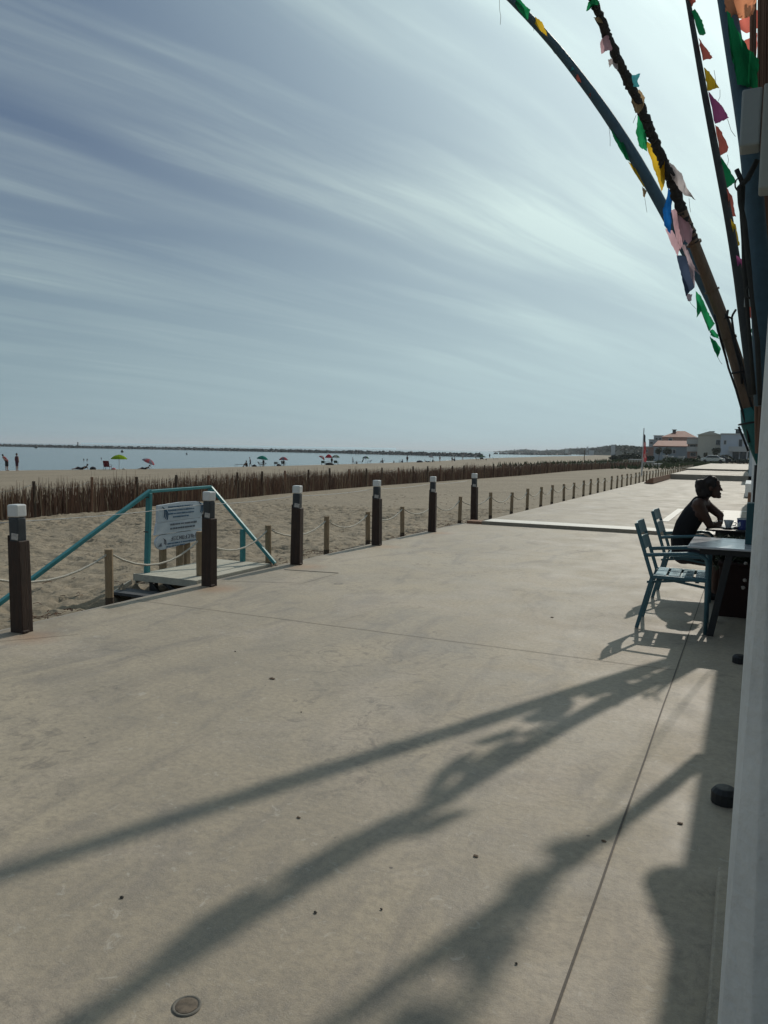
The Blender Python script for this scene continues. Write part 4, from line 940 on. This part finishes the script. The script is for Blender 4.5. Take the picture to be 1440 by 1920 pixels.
house(1226, 1290, 837, 215, 12, mbg, 'long blue grey house with a low terracotta roof', roof='shed', roofh=1.6, wins=((1232, 1238, 842, 852), (1262, 1266, 843, 850)))
house(1242, 1303, 819.5, 238, 16, mpk, 'tall salmon house with broad hipped terracotta roof and chimney', roof='hip', roofh=1.9, wins=((1254, 1260, 822, 826),), extra=chim(1264.5, 806.5, .9, 2.0, 244))
house(1226, 1243, 817.5, 262, 16, mbg, 'stepped grey apartment block at the left of the terracotta roofs', wins=((1229, 1233, 821, 825), (1236, 1240, 821, 825)))
house(1217, 1226, 825, 262, 14, mbg, 'lower step of the grey apartment block', wins=((1219, 1224, 829, 832),))
house(1206, 1226, 838.5, 222, 8, mpk, 'low pink wall house at the far left of the row', wins=((1210, 1214, 843, 848),))
# low huts, walls
def hut(px0, px1, yt, Y, mt, label, dep=3.):
    a = at(px0, yt, Y); c_ = at(px1, yt, Y); r = empty('beach_hut', ((a[0]+c_[0])/2, Y, 0), label, 'hut', 'low huts before the houses')
    b = MB(); b.box(((a[0]+c_[0])/2, Y+dep/2, a[2]/2-.5), (c_[0]-a[0], dep, a[2]+1)); b.build('wall', mt, r); b = MB(); b.box(((a[0]+c_[0])/2, Y+dep/2, a[2]+.08), (c_[0]-a[0]+.3, dep+.4, .16)); b.build('roof', mbal, r)
hut(1243, 1248.5, 855, 165, mw, 'small tall white hut before the blue grey house'); hut(1251, 1259, 856.5, 168, mw, 'second white hut right of the small tall one')
hut(1272, 1281, 857, 172, mw, 'white hut in the middle of the low row'); hut(1207, 1224, 867, 118, mcr, 'low cream beach hut near the flagpole', 3)
hut(1180, 1203, 862.5, 150, mcr, 'low cream hut left of the flagpole'); hut(1226, 1237, 871, 112, mcr, 'tiny cream shed right of the flagpole', 2)
# bushes and trees
def bush(px, py, wpx, hpx, label, Y=None, n=900, lf=None, nm='bush', cat='bush', trunk=False):
    q = sandpt(px, py) if Y is None else np.array([*AY(px, py, Y)[:2], 0.]); mpp = float((q-CAM)@cf)/FPX; W = wpx*mpp/2; H = hpx*mpp
    r = empty(nm, q, label, cat, 'bushes and trees before the houses' )
    b = MB()
    z0 = H*.45 if trunk else 0
    for k in range(7):
        c_ = (q[0]+rng.uniform(-.55, .55)*W, q[1]+rng.uniform(-.5, .5)*W, q[2]+z0+(H-z0)*rng.uniform(.3, .7)); leafcloud(b, c_, (W*.5, W*.5, (H-z0)*.36), n//7, max(.07, W*.09))
    b.build('crown', lf or m_leaf, r)
    b = MB(); b.tube([q-np.array([0, 0, .2]), q+np.array([.05*W, 0, z0+H*.3])], [max(.08, W*.08), max(.04, W*.05)], 7)
    for k in range(3): b.tube([q+np.array([0, 0, z0*.6+.1]), q+np.array([rng.uniform(-.4, .4)*W, rng.uniform(-.4, .4)*W, z0+(H-z0)*.6])], [max(.04, W*.04), .02], 5)
    b.build('trunk', m_postd, r)
bush(1159, 864, 30, 11, 'rounded dark bush alone on the far sand', None, 1600, m_leafd)
bush(1187, 857, 40, 12, 'wide dark shrub mass left of the flagpole', 190, 1200, m_leafd)
bush(1214, 870, 26, 10, 'dark hedge clump right of the flagpole foot', 170, 900, m_leafd)
bush(1235, 866, 15, 24, 'dark tree before the left part of the blue grey house', 200, 1000, m_leafd, 'tree', 'tree', True)
bush(1250, 866, 18, 24, 'second dark tree before the blue grey house', 196, 1000, m_leafd, 'tree', 'tree', True)
bush(1343, 866, 18, 26, 'dark leafy tree before the cream house window', 190, 1000, m_leafd, 'tree', 'tree', True)
bush(1352, 871, 40, 13, 'wide dark shrubs at the foot of the bluish white house', 180, 1400, m_leafd)
bush(1322, 872, 8, 20, 'slim dark palm like tree left of the wide shrubs', 165, 500, m_leafd, 'tree', 'tree', True)
bush(1310, 872, 8, 13, 'small dark rounded tree before the narrow house', 165, 400, m_leafd, 'tree', 'tree', True)
bush(1297, 872, 34, 7, 'low green shrubs along the path before the houses', 160, 1000)
bush(1262, 872, 40, 8, 'low olive shrubs right of the white huts', 155, 1000)
bush(1225, 876, 34, 5, 'low scrub on the sand below the flagpole', 120, 800)
bush(1385, 871, 40, 6, 'low dark shrubs before the balcony house', 170, 900, m_leafd)
bush(1204, 842, 9, 14, 'round tree crown behind the flag', 300, 500, m_leafd, 'tree', 'tree', True)
b = MB()
for k in range(2200):
    x = random.uniform(-30, -5); y = random.uniform(95, 190); z = float(terr(x, y)); h = random.uniform(.2, .8); b.add([(x, y, z-.05), (x+.25, y+.1, z-.05), (x+random.uniform(-.3, .4), y, z+h)], [(0, 1, 2)])
tag(b.build('dune_grass', m_leaf), 'scattered dune grass and scrub before the huts', 'dune grass', kind='stuff')
# flagpole
q = G(1206, 893, -.35); q = sandpt(1203, 893); fp_ = empty('flagpole', q, 'tall pale pole with a limp red and white lifeguard flag on the sand', 'flagpole')
d = float((q-CAM)@cf)/FPX
b = MB(); b.tube([q, q+np.array([.02, 0, 90*d])], [.06, .035], 8); b.build('pole', M('pole_white', (.5, .5, .5), .5), fp_)
fq = q+np.array([.05, 0, 0]); b = MB(); mats = [M('flag_dark', (.06, .04, .06), .85), cloth('flag_red', (.32, .06, .07)), cloth('flag_pale', (.34, .24, .24))]
rows = 14; vs = []
for i in range(rows+1):
    s_ = i/rows; z = (78-50*s_)*d; wdt = (1.8+5.2*s_**.8)*d*(1+.12*sin(i*1.7))
    for j in range(7): u = j/6; vs.append((fq[0]+wdt*u*.9, fq[1]+.12*sin(u*9+s_*3)+wdt*u*.4, fq[2]+z-u*1.5*d*s_))
for i in range(rows):
    for j in range(6):
        b.k = 0 if i < 4 else (1 if (i+j//2) % 5 else 2); b.add([], []); k = i*7+j
b.v = vs; b.f = [(i*7+j, i*7+j+1, (i+1)*7+j+1, (i+1)*7+j) for i in range(rows) for j in range(6)]; b.m = [0 if i < 4 else (1 if (i//2+j//2) % 3 else 2) for i in range(rows) for j in range(6)]
b.build('flag', mats, fp_, smooth=True)
# parked cars far along
def car(px, py, Y, mt, label):
    q = np.array([*AY(px, py, Y)[:2], .0]); r = empty('parked_car', q, label, 'car', 'cars parked before the houses'); x, y, z = q
    prof = [(-2, .35), (-2, .8), (-1.3, .95), (-.8, 1.42), (.7, 1.42), (1.3, .98), (2, .85), (2.05, .35)]
    b = MB(); b.prism([(x+a, z+c_) for a, c_ in prof], y-.8, y+.8); b.build('body', mt, r, bev=.06)
    b = MB(); b.prism([(x-1.15, z+.98), (x-.75, z+1.36), (x+.65, z+1.36), (x+1.15, z+1.0)], y-.815, y+.815); b.build('windows', mwin, r)
    for a in (-1.25, 1.3):
        for s_ in (-.75, .75):
            b = MB(); b.lathe((x+a, y+s_-.1, z+.33), [(.33, 0), (.33, .2)], 14, axis=(0, 1, 0)); b.build('wheel', m_blk, r)
car(1336, 871, 150, M('car_silver', (.5, .5, .5), .15, .05, metal=.8), 'silver car parked before the cream house')
car(1348, 871, 152, M('car_dark', (.03, .03, .035), .12, .05, metal=.4), 'dark car parked right of the silver one')

# ------------------------------------------------------------------ bunting poles above the promenade
m_pb = M('pole_blue_grey', (.038, .080, .110), .6, .3, 6, bump=.3); m_bam = M('bamboo', (.12, .075, .045), .6, .3, 5, stretch=(4, 4, .5), bump=.3); m_rag = M('dark_rag', (.022, .020, .018), .95, .5, 14, bump=.9, bscale=30)
m_pd = M('dark_stake', (.025, .026, .024), .8, .35, 8, bump=.4); m_string = M('string', (.06, .06, .055), .9); m_rod = M('iron_rod', (.008, .008, .009), .6)
CC = {k: cloth('pennant_'+k, v, .72) for k, v in dict(green=(.02, .26, .10), yellow=(.62, .40, .03), red=(.66, .17, .13), pink=(.60, .38, .42), teal=(.06, .28, .32), tan=(.34, .24, .14), white=(.42, .38, .38), blue=(.01, .10, .32), purple=(.38, .10, .24), navy=(.045, .065, .11), orange=(.72, .30, .16), mauve=(.42, .33, .36)).items()}
def pole_path(pts, Ys, n=26):
    W = [AY(px, py, Y) for (px, py), Y in zip(pts, Ys)]; W = np.array(W); s_ = np.concatenate([[0], np.cumsum(np.linalg.norm(np.diff(W, axis=0), axis=1))])
    u = np.linspace(0, s_[-1], n); R = np.stack([np.interp(u, s_, W[:, i]) for i in range(3)], 1)
    for _ in range(3): R[1:-1] = (R[:-2]+2*R[1:-1]+R[2:])/4
    return R
def ext(R, L_):      # carry the pole on past the top of the frame
    d = R[0]-R[2]; d /= np.linalg.norm(d); g_ = [R[0]+d*L_*k/4+np.array([-.04, 0, -.03])*(k*L_/4)**2 for k in range(4, 0, -1)]; return np.vstack([g_, R])
PP = {'a': ([(960, 0), (1030, 70), (1130, 200), (1200, 310), (1260, 420), (1320, 530), (1370, 640), (1398, 720), (1412, 790)], [8.6, 9.05, 9.5, 9.65, 9.65, 9.68, 9.58, 9.3, 9.1]),
      'b': ([(1112, 0), (1142, 80), (1188, 170), (1225, 260), (1260, 340), (1291, 430), (1330, 530), (1370, 640), (1398, 735), (1412, 790)], [7.2, 7.45, 7.9, 8.25, 8.55, 8.85, 9.15, 9.1, 9.0, 9.0]),
      'c': ([(1290, 0), (1320, 170), (1345, 300), (1365, 400), (1385, 520), (1400, 640), (1414, 740)], [8.9, 8.3, 7.9, 7.6, 7.25, 6.9, 6.7]),
      'd': ([(1362, 0), (1386, 150), (1406, 280), (1416, 400), (1424, 500), (1431, 640), (1434, 760)], [3.7, 3.6, 3.5, 3.5, 3.45, 3.4, 3.4])}
PP['e'] = ([(1427, -10), (1420, 120), (1413, 260), (1413, 400), (1416, 520), (1420, 640), (1425, 740)], [10.1, 9.9, 9.7, 9.5, 9.4, 9.3, 9.2])  # mostly hidden cord of cloths, added to cast a broad shadow on the paving
roots = {}
labs = {'a': 'smooth blue grey pole curving furthest left over the promenade', 'b': 'bamboo pole wrapped in dark rags leaning left with ragged cloths', 'c': 'thin dark pole lined with a string of coloured pennants', 'd': 'thick blue grey pole at the right with big green flag', 'e': 'mostly hidden cord of tattered cloths added behind the green flag and blue pole for its shadow'}
for k, (pts, Ys) in PP.items():
    R = pole_path(pts, Ys); r = empty('bunting_pole' if k != 'e' else 'shadow_bunting', R[-1], labs[k], 'bunting pole' if k != 'e' else 'bunting', 'poles with bunting leaning over the promenade' if k != 'e' else None); roots[k] = (r, R)
    if k == 'a':
        E_ = ext(R, 2.2); n = len(E_); b = MB(); b.tube(E_, np.interp(np.arange(n), [0, 4, 14, n-1], [.02, .038, .066, .066]), 12); b.build('pole', m_pb, r, smooth=True)
    if k == 'b':
        E_ = ext(R, 1.4); n = len(E_); cut = int(n*.60); b = MB(); b.tube(E_[cut-2:], np.interp(np.arange(n-cut+2), [0, n-cut+1], [.052, .078]), 12)
        for q in range(cut, n, 3): b.tube([E_[q]-(E_[q]-E_[q-1])*.06, E_[q]+(E_[q]-E_[q-1])*.06], .078, 12)
        b.build('bamboo', m_bam, r, smooth=False)
        b = MB(); fine = np.array([[np.interp(u, np.arange(cut+1), E_[:cut+1, i]) for i in range(3)] for u in np.linspace(0, cut, 150)]); fine += rng.normal(0, .005, fine.shape)
        b.tube(fine, [np.interp(i, [0, 60, 149], [.024, .038, .050])*(1+.24*abs(sin(i*.8+2.2*sin(i*.13)))*(.4+.6*abs(sin(i*.21)))-.12+.28*random.random()**2) for i in range(150)], 9); b.build('rag_wrapping', m_rag, r, smooth=False)
    if k == 'e':
        b = MB(); b.tube(R, .006, 6); b.build('cord', m_string, r, smooth=True)
    if k == 'c':
        E_ = ext(R, 1.4); n = len(E_); b = MB(); b.tube(E_, np.interp(np.arange(n), [0, n-1], [.022, .044]), 10); b.build('pole', m_pd, r, smooth=True)
    if k == 'd':
        E_ = ext(R, 1.2); n = len(E_); b = MB(); b.tube(E_, np.interp(np.arange(n), [0, n-1], [.034, .040]), 12); b.build('pole', m_pb, r, smooth=True)
def Yat(k, py):
    r, R = roots[k]; pr_ = [960-FPX*((q-CAM)@cu)/((q-CAM)@cf) for q in R]; return float(np.interp(py, pr_, R[:, 1]))
def pennant(k, poly, colr, dy=-.07, nm='pennant'):
    """cloth outline (px) laid out at the pole's own distance, crumpled in depth"""
    import mathutils
    Yc = Yat(k, np.mean([q[1] for q in poly]))+dy; r = roots[k][0]
    def polex(py):
        R = roots[k][1]; pr_ = [960-FPX*((q-CAM)@cu)/((q-CAM)@cf) for q in R]; qx = [720+FPX*((q-CAM)@cr)/((q-CAM)@cf) for q in R]; return float(np.interp(py, pr_, qx))
    kf = {'c': 4.5, 'b': .4}.get(k, 0)
    P3 = [AY(px, py, Yc+kf*max(0, abs(px-polex(py))-7)*Yc*.9/FPX) for px, py in poly]
    import bmesh
    bm = bmesh.new(); vs = [bm.verts.new(q) for q in P3]; f_ = bm.faces.new(vs); bmesh.ops.triangulate(bm, faces=[f_]); 
    for _ in range(3): bmesh.ops.subdivide_edges(bm, edges=bm.edges[:], cuts=1, use_grid_fill=True)
    s0 = random.uniform(0, 9); s1 = random.uniform(14, 26)
    for v in bm.verts:
        x, y, z = v.co; v.co.y = y+.035*sin(x*s1*1.6+z*7+s0)+.02*sin(z*s1+s0*2); v.co.x += random.gauss(0, .0022); v.co.z += random.gauss(0, .0022)
    bmesh.ops.recalc_face_normals(bm, faces=bm.faces)
    me = bpy.data.meshes.new(nm); bm.to_mesh(me); bm.free(); me.transform(Matrix.Translation(-r.location)); me.materials.append(CC[colr]); me.polygons.foreach_set('use_smooth', [True]*len(me.polygons))
    o = bpy.data.objects.new(nm, me); COL.objects.link(o); o.parent = r
def thread(k, pts, dy=-.08, rr=.0025):
    r = roots[k][0]; b = MB(); Yc = Yat(k, pts[0][1])+dy; b.tube([AY(px, py, Yc) for px, py in pts], rr, 4); b.build('string', m_string, r)
pennant('a', [(958, -6), (975, -2), (997, 22), (988, 37), (975, 22)], 'green'); pennant('a', [(992, 28), (1003, 30), (1020, 48), (1028, 70), (1012, 58)], 'yellow')
pennant('a', [(1062, 121), (1072, 122), (1077, 131), (1066, 130)], 'teal'); pennant('a', [(1074, 133), (1084, 141), (1092, 158), (1085, 156)], 'red'); pennant('a', [(1095, 158), (1106, 172), (1106, 178), (1096, 166)], 'red')
pennant('a', [(1145, 240), (1162, 250), (1182, 305), (1172, 296), (1152, 262)], 'green'); pennant('a', [(1176, 300), (1186, 306), (1210, 352), (1206, 350)], 'yellow'); pennant('a', [(1204, 350), (1213, 358), (1209, 374), (1206, 368)], 'tan')
pennant('b', [(1097, 18), (1100, 0), (1124, 2), (1122, 14), (1112, 12)], 'green'); pennant('b', [(1114, 36), (1124, 30), (1130, 38), (1120, 40)], 'tan')
pennant('b', [(1124, 74), (1132, 70), (1142, 50), (1143, 76), (1149, 92), (1146, 98), (1126, 100)], 'pink'); pennant('b', [(1141, 114), (1150, 106), (1158, 118), (1158, 134), (1148, 122), (1144, 130)], 'white')
pennant('b', [(1181, 135), (1190, 138), (1202, 137), (1195, 150), (1199, 164), (1187, 160)], 'teal'); pennant('b', [(1184, 172), (1198, 164), (1208, 178), (1206, 194), (1198, 213), (1192, 214), (1190, 198), (1184, 190)], 'tan')
pennant('b', [(1197, 216), (1207, 222), (1213, 262), (1213, 284), (1200, 278), (1193, 250)], 'green'); pennant('b', [(1209, 265), (1232, 270), (1246, 300), (1238, 322), (1247, 342), (1240, 357), (1228, 322)], 'yellow')
pennant('b', [(1245, 302), (1262, 306), (1278, 326), (1286, 350), (1304, 375), (1284, 366), (1262, 338)], 'white'); pennant('b', [(1243, 392), (1254, 350), (1261, 372), (1258, 412), (1257, 438), (1246, 424)], 'blue')
pennant('b', [(1258, 392), (1272, 392), (1290, 412), (1298, 430), (1296, 448), (1290, 458), (1284, 450), (1276, 468), (1266, 440)], 'pink', -.12); pennant('b', [(1246, 426), (1260, 430), (1276, 464), (1270, 480), (1258, 455)], 'pink', -.1)
pennant('b', [(1276, 458), (1286, 462), (1298, 490), (1312, 515), (1302, 505), (1303, 540), (1296, 520), (1290, 492)], 'mauve', -.13); pennant('b', [(1268, 478), (1288, 482), (1303, 505), (1302, 540), (1286, 556), (1278, 520)], 'navy', -.09)
pennant('b', [(1286, 552), (1298, 552), (1296, 564), (1290, 566)], 'mauve', -.09); pennant('b', [(1304, 544), (1315, 556), (1330, 590), (1340, 606), (1330, 622), (1314, 584), (1307, 596)], 'green', -.12)
pennant('b', [(1330, 622), (1336, 616), (1347, 628), (1347, 634), (1334, 630)], 'green', -.12); pennant('b', [(1330, 630), (1342, 640), (1352, 654), (1346, 672), (1338, 655)], 'green', -.12)
thread('a', [(936, -5), (937, 20), (939, 30), (938, 46)], -.05); thread('a', [(998, 30), (1000, 45), (1001, 58)]); thread('a', [(1028, 70), (1032, 88), (1040, 100), (1045, 103)]); thread('a', [(1142, 240), (1144, 258), (1144, 274)]); thread('a', [(1209, 372), (1211, 385), (1213, 398)])
thread('b', [(1193, 216), (1189, 225), (1187, 231)]); thread('b', [(1292, 372), (1293, 386), (1295, 398)]); thread('b', [(1290, 560), (1296, 570), (1305, 579)]); thread('b', [(1346, 670), (1350, 678), (1354, 683)])
for c_, pl_ in (('red', [(1420, 60), (1398, 78), (1380, 96), (1392, 112), (1418, 110)]), ('navy', [(1418, 118), (1396, 128), (1374, 150), (1390, 162), (1416, 168)]), ('mauve', [(1416, 172), (1400, 180), (1386, 196), (1396, 222), (1414, 224)]), ('green', [(1414, 226), (1400, 232), (1388, 250), (1402, 268), (1412, 270)]), ('red', [(1424, 20), (1402, 24), (1376, 44), (1398, 60), (1422, 56)])):
    pennant('e', pl_, c_, -.02)
pens = [('red', [(1289, -8), (1303, -5), (1305, 4), (1298, 17)]), ('green', [(1297, 22), (1303, 15), (1316, 36), (1323, 58), (1311, 68)]), ('red', [(1310, 72), (1328, 92), (1336, 104), (1331, 110), (1318, 117)]), ('yellow', [(1319, 124), (1330, 136), (1349, 166), (1327, 170)]),
        ('purple', [(1328, 173), (1350, 192), (1358, 205), (1367, 223), (1352, 224), (1341, 233)]), ('red', [(1341, 236), (1349, 244), (1366, 276), (1364, 286), (1351, 292)]), ('green', [(1351, 293), (1366, 316), (1381, 342), (1362, 353)]), ('red', [(1363, 354), (1374, 372), (1380, 408), (1369, 408)]),
        ('yellow', [(1370, 412), (1380, 424), (1387, 462), (1379, 468)]), ('purple', [(1380, 480), (1392, 490), (1398, 530), (1388, 536)]), ('red', [(1386, 534), (1394, 532), (1400, 580), (1392, 581)]), ('green', [(1395, 598), (1401, 600), (1404, 638), (1399, 636)]), ('red', [(1388, 400), (1393, 415), (1394, 432), (1390, 436)])]
for c_, pl_ in pens: pennant('c', pl_, c_, -.02)
thread('c', [(1339, 132), (1342, 150), (1341, 165)], 0); thread('c', [(1350, 168), (1350, 182), (1346, 190)], 0); thread('c', [(1364, 223), (1371, 245), (1379, 256)], 0); thread('c', [(1364, 290), (1366, 300), (1364, 310)], 0)
pennant('d', [(1358, -10), (1420, -10), (1413, 22), (1398, 24), (1372, 30), (1360, 28)], 'orange', -.06); pennant('d', [(1364, 32), (1392, 66), (1424, 102), (1420, 164), (1384, 168), (1372, 110)], 'green', -.06)
pennant('d', [(1402, 575), (1412, 572), (1414, 590), (1408, 598)], 'red', .3); pennant('d', [(1409, 608), (1416, 615), (1412, 640), (1410, 636)], 'green', .3)
# holder cone, its post and iron rods
hc = empty('pole_holder', (.03, 9, 0), 'teal cone shaped holder gripping the bamboo poles, with black iron rods', 'pole holder')
A_ = AY(1421, 872, 9.); B_ = AY(1410, 796, 9.); C_ = AY(1404, 765, 9.)
b = MB(); b.tube([A_, A_*.5+B_*.5, B_, C_], [.012, .065, .105, .085], 16); b.build('cone', M('cone_teal', (.02, .13, .12), .5, .2, 5), hc, smooth=True)
b = MB(); b.tube([AY(1420, 872, 9.), AY(1415, 960, 9.), (AY(1413, 990, 9.)[0], 9., 0)], .03, 8); b.build('post', m_blk, hc)
b = MB(); q = AY(1409, 793, 8.98); b.tube([q+np.array([.12*cos(a), .12*sin(a), .02*cos(a)]) for a in np.linspace(0, 2*pi, 17)], .010, 5); b.build('clamp_ring', m_rod, hc)
for pts in ([(1380, 580), (1374, 590), (1372, 596), (1378, 640), (1390, 680), (1402, 720), (1420, 760), (1428, 790)], [(1365, 581), (1363, 594), (1368, 610), (1378, 650), (1388, 690), (1391, 720)], [(1360, 588), (1361, 597)], [(1358, 597), (1366, 594), (1374, 598)],
            [(1340, 590), (1346, 620), (1356, 650), (1366, 690), (1380, 730), (1390, 765), (1400, 800), (1405, 830)], [(1344, 605), (1352, 640), (1364, 680)], [(1385, 800), (1395, 825), (1403, 846)], [(1392, 700), (1402, 735), (1412, 770)], [(1372, 700), (1385, 698), (1397, 696)]):
    b = MB(); b.tube([AY(px, py, 8.93) for px, py in pts], .011 if len(pts) > 2 else .007, 6); b.build('iron_rod', m_rod, hc, smooth=True)
for lab, pts, Y, rr in (('left bare dark branch hooked at its top in front of the pennants', [(1381, 318), (1390, 338), (1393, 352), (1391, 400), (1394, 450), (1396, 500), (1400, 560), (1406, 640), (1414, 740)], 3.32, .009), ('right bare dark branch beside the thick blue grey pole', [(1420, 300), (1402, 335), (1386, 352), (1388, 380), (1396, 420), (1402, 480), (1410, 560), (1420, 640), (1426, 760)], 3.3, .0095)):
    b = MB(); R = [AY(px, py, Y) for px, py in pts]; b.tube(R, [rr*random.uniform(.85, 1.15) for _ in R], 8)
    if Y == 3.3: b.tube([AY(1386+8*cos(a), 346+12*sin(a), Y) for a in np.linspace(0, 6, 12)], .003, 5); b.tube([AY(1408+9*cos(a), 548+12*sin(a), Y) for a in np.linspace(1.2, 5, 9)], .004, 5)
    tag(b.build('dark_branch', m_pd, smooth=True), lab, 'branch', 'bare branches among the poles')
# brown reed bundle at the frame edge
b = MB()
for k in range(46):
    ox, oy = random.gauss(0, .019), random.gauss(0, .022); pts = [(1436, -20), (1434, 200), (1436, 400), (1433, 560), (1428, 680), (1424, 770), (1421, 850)]
    b.tube([AY(px+random.uniform(-1, 1), py, 3.9)+np.array([ox*s_, oy, 0]) for (px, py), s_ in zip(pts, (1.1, 1.1, 1, .9, .6, .3, .1))], random.uniform(.0035, .0075), 5)
tag(b.build('reed_bundle', m_twig), 'dark brown reed bundle standing upright at the right edge behind the blue pole', 'reed bundle')
# hanging lamp shade and white box
q = AY(1441, 492, 6.6); b = MB(); b.lathe((q[0]+.055, 6.6, q[2]-.115), [(.165, 0), (.15, .005), (.05, .21), (.04, .22), (.06, .215), (.168, .004)], 24, cap=False)
ls = empty('hanging_lamp', (q[0]+.055, 6.6, q[2]-.1), 'white conical lamp shade hanging at the right edge', 'lamp'); b.build('lamp_shade', M('shade_white', (.5, .53, .56), .6, .05), ls, smooth=True)
b = MB(); b.tube([(q[0]+.055, 6.6, q[2]+.1), (q[0]+.055, 6.6, 3.2)], .008, 6); b.build('cord', m_blk, ls)
p0 = AY(1386, 168, 3.2); p1 = AY(1386, 275, 3.2); p2 = AY(1421, 275, 3.2)
wb = empty('junction_box', (p0[0], 3.2, p1[2]), 'pale grey box and panel high up at the right edge beside the green flag', 'box')
b = MB(); b.box(((p1[0]+p2[0])/2+.003, 3.25, (p0[2]+p1[2])/2), (p2[0]-p1[0]+.006, .1, p0[2]-p1[2])); b.build('box', M('box_grey', (.26, .29, .29), .6, .08), wb, bev=.008)
p3 = AY(1422, 350, 3.18); b = MB(); b.box((p3[0]+.15, 3.24, (p0[2]+p3[2])/2), (.3, .1, p0[2]-p3[2]+.01)); b.build('panel', M('panel_grey', (.30, .32, .30), .6, .08), wb, bev=.008)
q = AY(1403, 550, 3.6); b = MB(); b.box((q[0], 3.6, q[2]), (.028, .03, .11)); tag(b.build('small_speaker', M('box_grey', (.26, .29, .29), .6, .08), bev=.005), 'small grey box seen between the dark branches', 'box')

# ------------------------------------------------------------------ small things on the paving
dc = empty('drain_cover', (*G(350, 1887)[:2], 0), 'round worn drain cover set in the paving at the bottom left', 'drain cover'); q = G(350, 1887)
b = MB(); b.lathe((q[0], q[1], .002), [(.030, 0), (.034, .002), (.037, .002), (.040, 0)], 26, cap=False); b.build('ring', M('worn_metal', (.13, .12, .10), .7, .5, 60), dc)
b = MB(); b.lathe((q[0], q[1], .003), [(.0, .0010), (.024, .0015), (.030, .0005)], 22, cap=False); b.build('lid', M('rusty_lid', (.12, .095, .07), .8, .5, 60), dc)
m_dry = M('dry_leaf', (.09, .055, .03), .8, .4, 40); m_stone = M('pebble', (.07, .06, .05), .9, .4, 40)
for px, py, s_, lab in ((510, 1273, .035, 'flat dark spot of debris at the middle left of the paving'), (1035, 1158, .03, 'dry leaf on the paving left of the near chair'), (228, 1684, .012, 'pebble at the lower left of the paving'), (591, 1712, .010, 'pebble at the lower middle of the paving'), (560, 1534, .016, 'dry leaf between the two long pole shadows'), (892, 1606, .018, 'dry leaf right of centre on the paving'), (1275, 1545, .022, 'curled dry leaf beside the wall shadow'), (1132, 1578, .016, 'dry leaf just left of the long paving joint'), (565, 1336, .008, 'tiny pebble above the left pole shadow'), (968, 1808, .008, 'tiny pebble near the bottom centre'), (715, 1706, .008, 'tiny pebble right of the lower middle one'), (441, 1222, .010, 'pebble on the paving left of centre')):
    s_ *= .62; q = G(px, py); b = MB(); b.ball((q[0], q[1], .003+s_*.06), s_, 8, 5, (1, .7, .16 if 'leaf' in lab or 'spot' in lab else .5), .25); tag(b.build('dry_leaf' if 'leaf' in lab or 'spot' in lab else 'pebble', m_dry if 'leaf' in lab or 'spot' in lab else m_stone), lab, 'leaf' if 'leaf' in lab or 'spot' in lab else 'pebble')

b = MB()
for k in range(900):
    x = -5.45-abs(random.gauss(0, .5)) if k < 600 else random.uniform(-16, -5.5); y = random.uniform(2.5, 17) if k < 600 else random.uniform(3, 30); z = float(terr(x, y))+random.uniform(.0, .03); a = random.uniform(0, pi); l_ = random.uniform(.015, .07)
    if -6.5 < x < -5.4 and 5.3 < y < 8.3: continue
    b.tube([(x-cos(a)*l_, y-sin(a)*l_, z), (x, y, z+random.uniform(0, .02)), (x+cos(a+.4)*l_, y+sin(a+.4)*l_, z)], random.uniform(.002, .006), 3)
tag(b.build('seaweed_litter', m_twig), 'dry dark seaweed and twig litter on the sand by the promenade edge', 'seaweed litter', kind='stuff')
# ------------------------------------------------------------------ sea haze
m, t = newmat('sea_haze')
v = t.n('ShaderNodeVolumePrincipled', {'Color': (.80, .88, .95), 'Density': .00016, 'Anisotropy': .3})
t.n('ShaderNodeOutputMaterial', {1: v.outputs[0]})
b = MB(); b.box((-9000, 16500, 26), (45000, 40000, 68)); hzo = b.build('haze', m, org=(0, 0, 0)); tag(hzo, 'pale sea haze over the beach and water', 'haze', kind='stuff')
